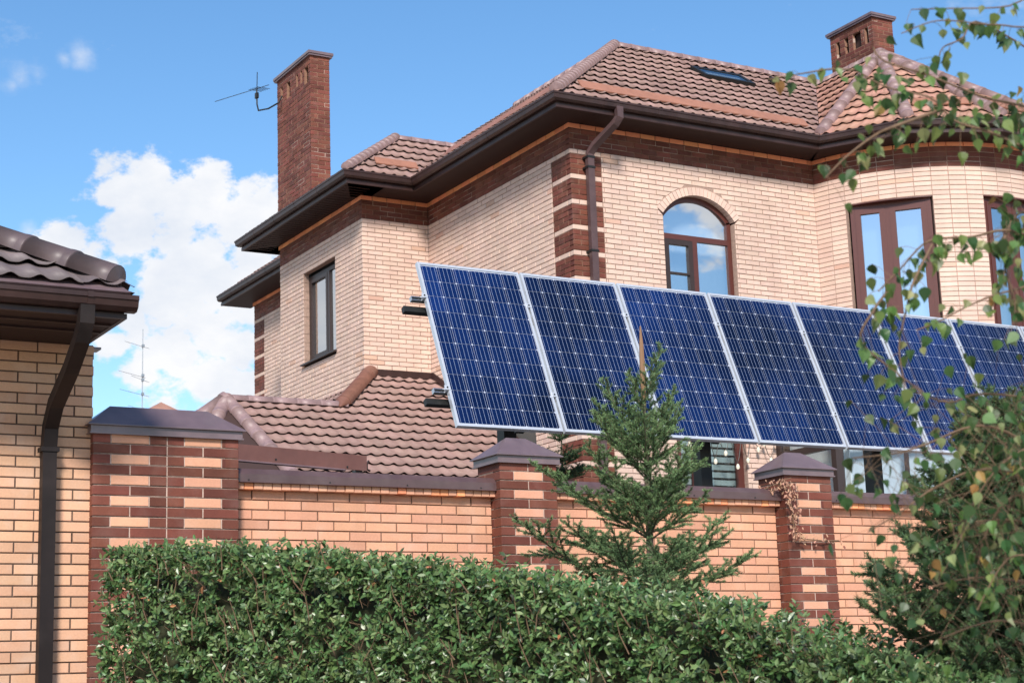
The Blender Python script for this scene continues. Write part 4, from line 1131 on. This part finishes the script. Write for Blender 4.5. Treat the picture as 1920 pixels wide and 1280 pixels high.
for v in (.36, 1.28):
    q = MB(); sbox(q, PX0 - .11, xe + .1, v - .02, v + .02, -.085, -.045); rl = q.build('rail', 'rail_metal', rk_)
    q = MB(); sbox(q, PX0 - .105, xe + .1, v - .012, v + .012, -.0449, -.043); q.build('rail_groove', 'black_metal', rl)
    q = MB(); sbox(q, PX0 - .16, xe + .1, v - .09, v - .035, -.165, -.115); q.build('beam', 'black_metal', rk_)
    for i in range(8):
        xm = PX0 + i * PPITCH - .011
        q = MB(); sbox(q, xm - .024, xm + .024, v - .02, v + .02, .001, .005); sbox(q, xm - .006, xm + .006, v - .02, v + .02, -.045, .001); cl = q.build('clamp', 'aluminium', rk_)
        q = MB(); tube(q, [sp_(xm, v, .005), sp_(xm, v, .011)], .008, 6); q.build('bolt', 'black_metal', cl)
for x in (7.16, 9.17, 11.18, 13.2):
    q = MB(); q.box((x - .06, 12.36, 0), (x + .06, 12.48, 4.3)); q.build('post', 'black_metal', rk_)
    q = MB(); q.hexa([Vector((x - .04, 0, 0)) + PB + PU * .1 + PN * -.16, Vector((x + .04, 0, 0)) + PB + PU * .1 + PN * -.16, Vector((x + .04, 0, 0)) + PB + PU * 1.5 + PN * -.16, Vector((x - .04, 0, 0)) + PB + PU * 1.5 + PN * -.16,
                      Vector((x - .04, 0, 0)) + PB + PU * .1 + PN * -.22, Vector((x + .04, 0, 0)) + PB + PU * .1 + PN * -.22, Vector((x + .04, 0, 0)) + PB + PU * 1.5 + PN * -.22, Vector((x - .04, 0, 0)) + PB + PU * 1.5 + PN * -.22]); q.build('strut', 'black_metal', rk_)

# ================================================================== PLANTS
def leaf_template(kind):
    if kind == 'hedge':      # small oval leaf, folded along the rib; x across, y along
        return [(0, 0, 0), (.0075, .010, .003), (.009, .022, .0035), (.004, .034, .001), (0, .040, -.002), (-.004, .034, .001), (-.009, .022, .0035), (-.0075, .010, .003), (0, .02, -.001)], \
               [(0, 1, 2, 8), (8, 2, 3, 4), (0, 8, 6, 7), (8, 4, 5, 6)]
    if kind == 'birch':      # broad toothed leaf with a drawn-out tip
        return [(0, 0, 0), (.013, .004, .003), (.0225, .014, .005), (.0215, .022, .004), (.015, .033, .001), (.006, .045, -.004), (.0005, .056, -.010),
                (-.0065, .044, -.003), (-.0145, .034, .002), (-.021, .022, .005), (-.022, .013, .005), (-.013, .004, .003), (0, .022, -.002)], \
               [(0, 1, 2, 12), (12, 2, 3, 4), (12, 4, 5, 6), (0, 12, 10, 11), (12, 8, 9, 10), (12, 6, 7, 8)]
    return [(0, 0, 0), (.008, .012, .006), (.006, .03, -.004), (0, .042, .006), (-.007, .028, .004), (-.006, .012, -.004)], [(0, 1, 2, 3), (0, 3, 4, 5)]
def basis(y, nrm):
    """leaf axes: y along, z close to nrm"""
    y = y.normalized(); x = y.cross(nrm)
    if x.length < 1e-4: x = y.cross(Vector((.3, .5, .8)))
    x.normalize(); return x, y, x.cross(y)
def rvec(r): return Vector((r.gauss(0, 1), r.gauss(0, 1), r.gauss(0, 1)))

class Leaves:
    """many leaves as numpy arrays, joined per material"""
    def __init__(s, kind): s.t, s.f = leaf_template(kind); s.M = {}
    def add(s, key, p, x, y, z, sc): s.M.setdefault(key, []).append((p, x, y, z, sc))
    def build(s, name, keys, parent):
        T = np.array(s.t); nv = len(T); V = []; Fq = []; K = []; o = 0
        fl = s.f
        for ki, k in enumerate(keys):
            L_ = s.M.get(k, [])
            if not L_: continue
            A = np.array([[*(x * sc), *(y * sc), *(z * sc), *p] for p, x, y, z, sc in L_]).reshape(-1, 4, 3)
            P = np.einsum('vi,nij->nvj', T, A[:, :3]) + A[:, 3][:, None, :]
            V.append(P.reshape(-1, 3)); n = len(L_)
            for i in range(n):
                b = o + i * nv
                for f in fl: Fq.append(tuple(t + b for t in f))
            K += [ki] * (n * len(fl)); o += n * nv
        mb = MB(); mb.v = np.concatenate(V).tolist(); mb.f = Fq; mb.m = K
        ob = mb.build(name, list(keys), parent); stuff(ob); return ob

# ---- clipped hedge
HEDGE = [(2.85, 9.47, 2.5), (3.11, 9.03, 2.48), (3.34, 8.65, 2.44), (3.75, 7.9, 2.32), (4.08, 7.24, 2.20), (4.24, 6.89, 2.13), (4.51, 6.23, 1.985), (4.64, 5.84, 1.87), (4.76, 5.48, 1.74), (4.85, 5.13, 1.64), (4.92, 4.73, 1.57), (4.98, 4.0, 1.53)]
hg = thing('clipped_hedge', 'dense clipped green hedge with small oval leaves along the bottom', 'hedge', (4.4, 7.0, 0))
rh = random.Random(21)
HL = [0]
for a, b in zip(HEDGE[:-1], HEDGE[1:]): HL.append(HL[-1] + math.hypot(b[0] - a[0], b[1] - a[1]))
def hedge_at(s):
    s = max(0, min(HL[-1] - 1e-6, s))
    for i in range(len(HL) - 1):
        if s <= HL[i + 1]:
            t = (s - HL[i]) / (HL[i + 1] - HL[i]); a = Vector(HEDGE[i]); b = Vector(HEDGE[i + 1]); p = a.lerp(b, t); d = (b - a); d.z = 0; d.normalize()
            return p, d, Vector((d.y, -d.x, 0))
    return None
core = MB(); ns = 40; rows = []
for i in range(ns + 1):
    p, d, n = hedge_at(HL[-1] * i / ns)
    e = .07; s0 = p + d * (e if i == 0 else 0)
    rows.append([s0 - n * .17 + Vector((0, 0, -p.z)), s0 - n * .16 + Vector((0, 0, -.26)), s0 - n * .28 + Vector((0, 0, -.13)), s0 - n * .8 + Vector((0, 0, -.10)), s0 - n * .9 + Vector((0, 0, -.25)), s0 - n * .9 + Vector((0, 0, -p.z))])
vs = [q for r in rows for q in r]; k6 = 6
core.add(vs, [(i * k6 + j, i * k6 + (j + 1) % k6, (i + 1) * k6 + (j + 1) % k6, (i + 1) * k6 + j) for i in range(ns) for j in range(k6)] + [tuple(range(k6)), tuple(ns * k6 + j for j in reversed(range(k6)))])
core.build('hedge_filler', 'hedge_core', hg)  # solid dark filler added to give the hedge a dark interior
LV = Leaves('hedge'); stems = MB(); big = []
def shoot(p, dr, ln, up_n):
    tip = p + dr * ln
    tube(stems, [p - dr * .05, p + dr * ln * .5 + rvec(rh) * .004, tip], [.0018, .0014, .0008], 3, cap=False)
    npair = max(3, int(ln / .016)); tw = rh.uniform(0, 3)
    a = dr.orthogonal().normalized(); b = dr.cross(a)
    for k in range(npair):
        t = .1 + .9 * k / (npair - 1); base = p + dr * ln * t; ang = tw + k * math.pi / 2 + rh.uniform(-.4, .4)
        for sgn in (0, math.pi):
            if rh.random() < .08: continue
            o = a * math.cos(ang + sgn) + b * math.sin(ang + sgn)
            y = (o * 1.0 + dr * rh.uniform(.35, 1.0) + rvec(rh) * .18)
            x, y, z = basis(y, (dr + up_n * .6 + rvec(rh) * .25))
            sc = rh.uniform(.6, 1.42) * (1.0 if t < .8 else .75)
            rr = rh.random(); key = 'hedge_leaf_old' if rr < .008 else ('hedge_leaf_new' if rr < .08 + (.22 if t > .75 else 0) else 'hedge_leaf')
            LV.add(key, base, x * rh.uniform(.8, 1.2), y, z * rh.uniform(-.5, 2.2), sc)
            if sc > .95 and key == 'hedge_leaf': big.append((view(base)[2] if 0 < view(base)[0] < 1920 and view(base)[1] < 1275 else 99, len(LV.M[key]) - 1))
for i in range(6100):
    s = HL[-1] * rh.random(); p, d, n = hedge_at(s)
    r = rh.random()
    bul = .05 * math.sin(s * 2.1) * math.sin(s * 5.3 + 1) + rh.gauss(0, .018)
    if r < .12:      # rim
        q = p - n * rh.uniform(-.01, .2) + Vector((0, 0, -.05 - .16 * rh.random()))
        dr = (Vector((0, 0, rh.uniform(.3, 1))) + n * rh.uniform(.1, 1) + d * rh.gauss(0, .45)).normalized()
    elif r < .82:    # face
        z = p.z - .02 - (min(1.15, p.z - .5)) * rh.random()
        lump = .03 * math.sin(s * 9 + z * 7) * math.sin(z * 11 + s * 3)
        if math.sin(s * 13.7 + z * 9.1) * math.sin(s * 5.1 - z * 17.3) > .74 and rh.random() < .7: continue
        q = Vector((p.x, p.y, z)) + n * (bul - .07 + lump)
        dr = (n * 1.0 + Vector((0, 0, rh.uniform(.1, 1.0))) + d * rh.gauss(0, .45)).normalized()
    elif r < .95:    # top
        w = rh.random() ** 1.6 * .75
        q = p - n * (w + .02) + Vector((0, 0, -.06 - .05 * max(0, .12 - w) / .12 + rh.gauss(0, .010)))
        dr = (Vector((0, 0, 1)) + n * rh.uniform(-.3, .6) + d * rh.gauss(0, .35)).normalized()
    else:            # far end
        p, d, n = hedge_at(0); z = p.z - .03 - 1.2 * rh.random()
        q = Vector((p.x, p.y, z)) - n * rh.random() * .8 + d * (.06 + rh.gauss(0, .02))
        dr = (-d + Vector((0, 0, .5)) + rvec(rh) * .3).normalized(); n = -d
    ln = rh.uniform(.055, .105) if rh.random() > .014 else rh.uniform(.12, .16)
    shoot(q, dr, ln, n)
big.sort(); sel = sorted([b[1] for b in big[:290]], reverse=True)
t_, f_ = leaf_template('hedge'); lm = MB(); lm.add(t_, f_); leaf_me = lm.mesh('leaf', ['hedge_leaf'])
picked = []
for i in sel: picked.append(LV.M['hedge_leaf'].pop(i))
fo = LV.build('foliage', ['hedge_leaf', 'hedge_leaf_new', 'hedge_leaf_old'], hg)
def leaf_objs(lst, me, parent):
    for p, x, y, z, sc in lst:
        M = Matrix.Identity(4)
        for a in range(3): M[a][0] = x[a] * sc; M[a][1] = y[a] * sc; M[a][2] = z[a] * sc; M[a][3] = p[a]
        link('leaf', me, parent, matrix=M)
leaf_objs(picked, leaf_me, fo)
# bare older twigs showing through
for i in range(260):
    s = HL[-1] * rh.random(); p, d, n = hedge_at(s); z = p.z - .1 - 1.0 * rh.random()
    q = Vector((p.x, p.y, z)) + n * rh.uniform(-.05, .04); dd = (Vector((0, 0, 1)) + n * .35 + d * rh.gauss(0, .4)).normalized(); l = rh.uniform(.1, .22)
    tube(stems, [q, q + dd * l * .5 + rvec(rh) * .008, q + dd * l], [.0035, .0028, .0015], 4, cap=False)
stuff(stems.build('twigs', 'twig', hg))

# ---- conifers
def conifer(root, base, H, rng, key, zmin, spread, whorl=.30, nb=6, nlen=.021, dens=1000, droop=.0, tipbare=.0, flat=.35, up0=1.15, nw=.0034):
    base = Vector(base); tr = MB(); tp = base + Vector((.02, .01, H))
    tube(tr, [base, base + Vector((0, 0, H * .5)), base + Vector((.01, 0, H * .85)), tp], [.05 * H / 2.5 + .01, .032, .014, .005], 8); tr.build('trunk', 'bark', root)
    br = MB(); N = []
    def needles(p0, p1, dn, tipc=False):
        d = p1 - p0; L_ = d.length
        if L_ < 1e-4: return
        d.normalize(); a = d.orthogonal().normalized(); b = d.cross(a); n = int(L_ * dn)
        for i in range(n):
            t = rng.random(); an = rng.uniform(0, 2 * math.pi); o = a * math.cos(an) + b * math.sin(an)
            if o.z < -.3 and rng.random() < .45: o.z = -o.z
            y = (o + d * rng.uniform(.6, 1.3)).normalized(); c = p0 + d * (L_ * t)
            N.append((c, y, (y.cross(rvec(rng))).normalized(), nlen * rng.uniform(.75, 1.15), 1 if tipc else 0))
    def twig(p, d, L_, depth):
        if L_ < .03: return
        n = 3; pts = [p]; dd = d.copy()
        for i in range(n):
            dd = (dd + Vector((0, 0, .05 if depth else .09)) + rvec(rng) * .03).normalized(); pts.append(pts[-1] + dd * (L_ / n))
        r0 = .0022 + .006 * L_
        tube(br, pts, [r0, r0 * .8, r0 * .55, .0016], 4 if depth else 5, cap=False)
        for k_, (a, b) in enumerate(zip(pts[:-1], pts[1:])): needles(a, b, dens * (.75 if depth == 0 else 1.0), k_ == n - 1 and rng.random() < .6)
        if depth < 2:
            st = (.048 if tipbare else .040) if depth == 0 else .045; k = 0; s = .14 * L_ if depth == 0 else .12 * L_
            while s < L_ * .96:
                t = s / L_; i = min(n - 1, int(t * n)); q = pts[i].lerp(pts[i + 1], t * n - i); ax = (pts[i + 1] - pts[i]).normalized()
                side = ax.cross(Vector((0, 0, 1))); side = side.normalized() if side.length > .05 else ax.orthogonal().normalized()
                side = side * (1 if k % 2 else -1)
                o = (side + Vector((0, 0, rng.gauss(.05, flat)))).normalized()
                l2 = (L_ - s) * rng.uniform(.42, .62) + .035
                l2 = min(l2, .24 if depth == 0 else .10, L_ * (.42 if tipbare else .6))
                twig(q, (ax * .85 + o * .95).normalized(), l2, depth + 1); s += st * rng.uniform(.8, 1.25); k += 1
    # leader
    needles(base + Vector((0, 0, H - .45)), base + Vector((0, 0, H - .2)), dens * .6)
    z = H - tipbare - .12; lev = 0
    while z > zmin:
        d0 = H - z; L_ = spread(d0); n = nb + (lev % 2) + (1 if d0 > .75 else 0) - (2 if d0 < .62 and tipbare else 0)
        off = rng.uniform(0, 6.28)
        for i in range(n):
            az = off + 6.283 * i / n + rng.uniform(-.25, .25); el = max(.10 - droop, up0 - d0 * .66 + rng.uniform(-.15, .15))
            d = Vector((math.cos(az) * math.cos(el), math.sin(az) * math.cos(el), math.sin(el)))
            twig(base + Vector((0, 0, z + rng.uniform(-.03, .03))), d, L_ * (rng.uniform(.66, 1.28) if tipbare else rng.uniform(.78, 1.12)), 0)
        z -= whorl * rng.uniform(.8, 1.15) * ((.42 if lev % 2 else .95) if tipbare else (.62 if lev % 2 else .8)); lev += 1
    stuff(br.build('branches', 'bark', root))
    n = len(N); C_ = np.array([t[0][:] for t in N]); Yv = np.array([t[1][:] for t in N]); Xv = np.array([t[2][:] for t in N]); Lq = np.array([t[3] for t in N])[:, None]
    w = nw
    P = np.stack([C_, C_ + Xv * w * .5 + Yv * Lq * .45, C_ + Yv * Lq, C_ - Xv * w * .5 + Yv * Lq * .45], 1).reshape(-1, 3)
    mb = MB(); mb.v = P.tolist(); mb.f = [(4 * i, 4 * i + 1, 4 * i + 2, 4 * i + 3) for i in range(n)]; mb.m = [t[4] for t in N]
    stuff(mb.build('needles', [key, key + '_tip'], root))
    return n
sp1 = thing('young_spruce', 'young green spruce in front of the fence with its tip against the panels', 'spruce', (6.13, 8.9, 0))
conifer(sp1, (6.13, 8.9, 0), 3.80, random.Random(4), 'spruce_needle', 1.75, lambda d: min(1.0, .17 + .43 * d), nb=5, tipbare=.30, up0=1.36, dens=1200)
# dry brown leader
q = MB(); tube(q, [(6.14, 8.9, 3.40), (6.146, 8.903, 3.62), (6.148, 8.905, 3.80), (6.15, 8.91, 3.92)], [.016, .019, .014, .004], 7); q.build('leader', 'spruce_bud', sp1)
sp2 = thing('garden_fir', 'dark green fir behind the fence, showing under the panels beside the pillar', 'fir', (8.85, 14.3, 0))
conifer(sp2, (8.85, 14.3, 0), 4.22, random.Random(8), 'fir_needle', 2.9, lambda d: min(.62, .10 + .5 * d), nb=6, dens=700, nlen=.024, flat=.15, up0=.6)
sp3 = thing('dark_spruce', 'dark bushy spruce at the right edge behind the birch leaves', 'spruce', (5.45, 5.35, 0))
conifer(sp3, (5.50, 5.32, 0), 2.74, random.Random(15), 'spruce_dark', 1.3, lambda d: min(.80, .17 + .58 * d), nb=9, dens=1400, up0=1.1, whorl=.2)

# ---- birch
BIRCH = [
('s',[(3.57, 3.08, 3.47), (3.28, 2.99, 3.33), (3.15, 3.07, 3.33), (3.06, 3.12, 3.33)]),
('s',[(3.52, 3.04, 3.3), (3.22, 2.93, 3.24), (3.15, 2.97, 3.25), (3.05, 3.02, 3.26), (2.97, 3.07, 3.23)]),
('s',[(3.41, 3.2, 3.38), (3.18, 3.07, 3.25), (3.14, 3.1, 3.23), (3.13, 3.11, 3.19)]),
('d',[(3.54, 3.1, 2.96), (3.27, 2.98, 2.94), (3.18, 3.01, 2.98), (3.11, 3.05, 3.01), (3.05, 3.07, 3.07), (2.95, 3.12, 3.1), (2.87, 3.15, 3.15)]),
('s',[(2.89, 3.14, 3.14), (2.83, 3.18, 3.15), (2.76, 3.22, 3.14), (2.69, 3.27, 3.13)]),
('d',[(3.08, 3.06, 3.04), (2.91, 3.06, 2.97), (2.87, 3.09, 2.95), (2.81, 3.13, 2.9), (2.77, 3.17, 2.85)]),
('d',[(3.56, 3.17, 3.13), (3.24, 3.07, 3.1), (3.11, 3.13, 3.16), (3.01, 3.18, 3.2), (2.98, 3.19, 3.24)]),
('d',[(3.56, 3.15, 2.72), (3.26, 3.03, 2.73), (3.17, 3.09, 2.72), (3.07, 3.14, 2.71), (3.02, 3.19, 2.65), (2.97, 3.23, 2.59)]),
('m',[(3.08, 3.13, 2.71), (2.98, 3.11, 2.59), (2.97, 3.13, 2.53), (2.96, 3.16, 2.43), (2.98, 3.17, 2.33)]),
('d',[(3.48, 3.17, 2.84), (3.24, 3.04, 2.72), (3.25, 3.06, 2.64), (3.27, 3.06, 2.56), (3.28, 3.07, 2.49)]),
('m',[(3.57, 3.16, 2.65), (3.26, 3.07, 2.58), (3.18, 3.12, 2.55), (3.11, 3.17, 2.51), (3.06, 3.2, 2.49)]),
('m',[(2.97, 3.2, 2.58), (2.83, 3.1, 2.5), (2.81, 3.13, 2.43), (2.89, 3.1, 2.35), (2.96, 3.07, 2.29)]),
('D',[(3.77, 3.35, 2.36), (3.38, 3.29, 2.36), (3.29, 3.34, 2.34), (3.21, 3.38, 2.37)]),
('D',[(3.71, 3.32, 2.17), (3.32, 3.23, 2.26), (3.18, 3.32, 2.22), (3.12, 3.36, 2.2), (3.01, 3.42, 2.19)]),
('D',[(3.71, 3.33, 2.13), (3.32, 3.25, 2.15), (3.21, 3.33, 2.11), (3.13, 3.38, 2.05), (3.06, 3.44, 2.0)]),
('D',[(3.8, 3.42, 2.01), (3.44, 3.33, 2.03), (3.29, 3.42, 2.01)]),
('D',[(3.81, 3.45, 1.85), (3.41, 3.38, 1.88), (3.28, 3.46, 1.86)]),
('D',[(3.9, 3.55, 1.73), (3.53, 3.46, 1.77), (3.4, 3.55, 1.73)]),
('D',[(3.62, 3.23, 2.24), (3.3, 3.14, 2.17), (3.23, 3.21, 2.07), (3.2, 3.25, 1.97)]),
('D',[(3.79, 3.41, 2.08), (3.46, 3.3, 2.09), (3.4, 3.36, 1.99), (3.39, 3.4, 1.87)]),
('m',[(3.65, 3.3, 1.91), (3.35, 3.17, 1.92), (3.3, 3.21, 1.9), (3.25, 3.27, 1.78)]),
]
bt = thing('birch_tree', 'birch whose leafy twigs hang into the picture from the right', 'birch', (4.45, 3.7, 0))
q = MB(); tube(q, [(4.45, 3.7, 0), (4.44, 3.69, 1.5), (4.42, 3.66, 3.0), (4.40, 3.6, 4.6)], [.075, .066, .055, .035], 10); q.build('trunk', 'birch_bark', bt)
rl_ = random.Random(77); BL_ = []
for kind, pts in BIRCH:
    P = [Vector(p) for p in pts]
    if P[0].x > 3.38: P = [Vector((4.43, 3.67, P[0].z - .22)), Vector((4.0, 3.42, P[0].z - .03))] + P
    # smooth
    Q = []
    for i in range(len(P) - 1):
        a = P[max(0, i - 1)]; b = P[i]; c = P[i + 1]; d = P[min(len(P) - 1, i + 2)]
        for k in range(5):
            t = k / 5; Q.append(.5 * ((2 * b) + (c - a) * t + (2 * a - 5 * b + 4 * c - d) * t * t + (-a + 3 * b - 3 * c + d) * t ** 3))
    Q.append(P[-1]); n = len(Q)
    r0 = {'s': .0025, 'm': .003, 'd': .0042, 'D': .0038}[kind]
    q = MB(); tube(q, Q, [r0 * (1 - .75 * i / n) + .0008 for i in range(n)], 5)
    b_ = q.build('branch', 'twig', bt, smooth=True)
    gap = {'s': .026, 'm': .018, 'd': .0105, 'D': .0085}[kind]; spr = {'s': .012, 'm': .020, 'd': .029, 'D': .080}[kind]
    cum = 0; nxt = 0
    for a, b in zip(Q[:-1], Q[1:]):
        L_ = (b - a).length; s = nxt - cum
        while s < L_:
            p = a.lerp(b, s / L_)
            if p.x < 3.62:
                o = rvec(rl_) * spr; o.z -= spr * .5; lp = p + o
                hang = Vector((rl_.gauss(0, .45), rl_.gauss(0, .45), -1)); r = rl_.random()
                key = 'birch_leaf_deep' if r < (.62 if kind == 'D' else .36) else 'birch_leaf' if r < .86 else ('birch_leaf_pale' if r < .98 else 'birch_leaf_old')
                nr_ = Vector((-.5, -.8, .35)) + rvec(rl_) * .55
                x, y, z = basis(hang, nr_); BL_.append((key, lp, x * rl_.uniform(.8, 1.08), y, z * rl_.uniform(-.6, 2.6), rl_.uniform(.42, .76), p, b_))
            nxt += gap * rl_.uniform(.6, 1.4); s = nxt - cum
        cum += L_
pet = MB(); order = sorted(range(len(BL_)), key=lambda i: view(BL_[i][1])[1] if view(BL_[i][1])[0] < 1925 else 9e3)
LM = {}
BK = ('birch_leaf', 'birch_leaf_deep', 'birch_leaf_pale', 'birch_leaf_old')
for k in BK:
    lm = MB(); lm.add(*leaf_template('birch')); LM[k] = lm.mesh('leaf', [k])
LVb = Leaves('birch')
for c, i in enumerate(order):
    key, lp, x, y, z, sc, p, b_ = BL_[i]
    tube(pet, [p, p.lerp(lp, .6) + Vector((0, 0, .004)), lp], .0007, 3, cap=False)
    if c < 298: leaf_objs([(lp, x, y, z, sc)], LM[key], b_)
    else: LVb.add(key, lp, x, y, z, sc)
stuff(pet.build('leaf_stalks', 'twig', bt))
if LVb.M: LVb.build('foliage', list(BK), bt)

# ---- dried vine on the pillar
dv = thing('dried_vine', 'dried brown vine hanging down the pillar left of the right-hand fence section', 'vine', (9.5, 11.6, 2.9))
VN = [(9.30, 11.76, 3.30), (9.36, 11.70, 3.34), (9.43, 11.60, 3.36), (9.47, 11.58, 3.32), (9.46, 11.58, 3.2), (9.475, 11.58, 3.08), (9.48, 11.58, 2.97), (9.50, 11.59, 2.90), (9.60, 11.60, 2.875), (9.80, 11.60, 2.865), (10.0, 11.62, 2.87)]
q = MB(); tube(q, VN, .006, 5); tube(q, [(9.34, 11.72, 3.24), (9.42, 11.6, 3.38), (9.5, 11.6, 3.40)], .004, 5); vs_ = q.build('stem', 'twig', dv)
rv = random.Random(9); lm = MB(); lm.add(*leaf_template('dry')); dl = lm.mesh('leaf', ['dry_leaf'])
for i in range(150):
    t = rv.random() ** .8; t = t * .72 if rv.random() < .88 else .72 + .28 * rv.random(); f = t * (len(VN) - 1); k = min(len(VN) - 2, int(f)); p = Vector(VN[k]).lerp(Vector(VN[k + 1]), f - k)
    p = p + Vector((rv.gauss(0, .035), -abs(rv.gauss(0, .03)), rv.gauss(0, .03)))
    x, y, z = basis(Vector((rv.gauss(0, .6), rv.gauss(0, .4), -1)), Vector((-.5, -1, .2)) + rvec(rv) * .7)
    leaf_objs([(p, x, y, z * rv.uniform(.5, 2.5), rv.uniform(.65, 1.15))], dl, vs_)

# ---- string of lights at the ground-floor window
sg = thing('string_lights', 'string of small lights hanging at the ground-floor window under the panels', 'string lights', (14.9, 19.7, 4.4))
rs = random.Random(2); cb = MB(); spots = []
x = 14.3; prev = Vector((14.25, 19.74, 5.25))
while x < 15.75:
    nx = Vector((x + .2, 19.74 + rs.uniform(-.03, .03), 5.25 + rs.uniform(-.12, .1))); m_ = (prev + nx) / 2 - Vector((0, 0, rs.uniform(.15, .5)))
    tube(cb, [prev, prev.lerp(m_, .6) - Vector((0, 0, .05)), m_, nx.lerp(m_, .6) - Vector((0, 0, .05)), nx], .006, 5); spots += [m_, nx]; prev = nx; x += .2
cb.build('cable', 'cable', sg)
for s in spots:
    q = MB(); tube(q, [s + Vector((0, -.01, 0)), s + Vector((0, -.01, -.03)), s + Vector((0, -.01, -.06)), s + Vector((0, -.01, -.08))], [.012, .026, .03, .012], 8); q.build('bulb', 'bulb', sg, smooth=True)

# ================================================================== FAR THINGS
ms = thing('antenna_mast', 'slim distant antenna mast with small crossbars against the clouds', 'mast', (18.5, 57.3, 0))
q = MB(); tube(q, [(18.5, 57.3, 0), (18.5, 57.3, 14.75)], [.035, .014], 6); mp = q.build('pole', 'grey_metal', ms)
for z, l, dx in ((14.15, .55, -.1), (13.1, .6, -.25), (12.95, .4, 0), (12.45, .65, -.15), (11.9, .5, 0)):
    q = MB(); tube(q, [(18.5 - l + dx, 57.3, z + .12), (18.5 + l * .6 + dx, 57.3, z - .08)], .008, 5); q.box((18.46, 57.2, z - .06), (18.54, 57.3, z + .04)); q.build('crossbar', 'grey_metal', ms)
fh = thing('distant_house', 'tiny red roof peak of a distant house beyond the fence', 'house', (25.5, 77, 0))
q = MB(); q.add([(22.8, 74, 13.9), (28.2, 74, 13.9), (28.2, 80, 13.9), (22.8, 80, 13.9), (25.5, 76.2, 15.7), (25.5, 78, 15.7)], [(0, 1, 4), (1, 2, 5, 4), (2, 3, 5), (3, 0, 4, 5)]); q.build('roof', 'roof_tile_red', fh)
q = MB(); q.box((23.2, 74.4, 0), (27.8, 79.6, 13.95)); q.build('wall', 'far_wall', fh)
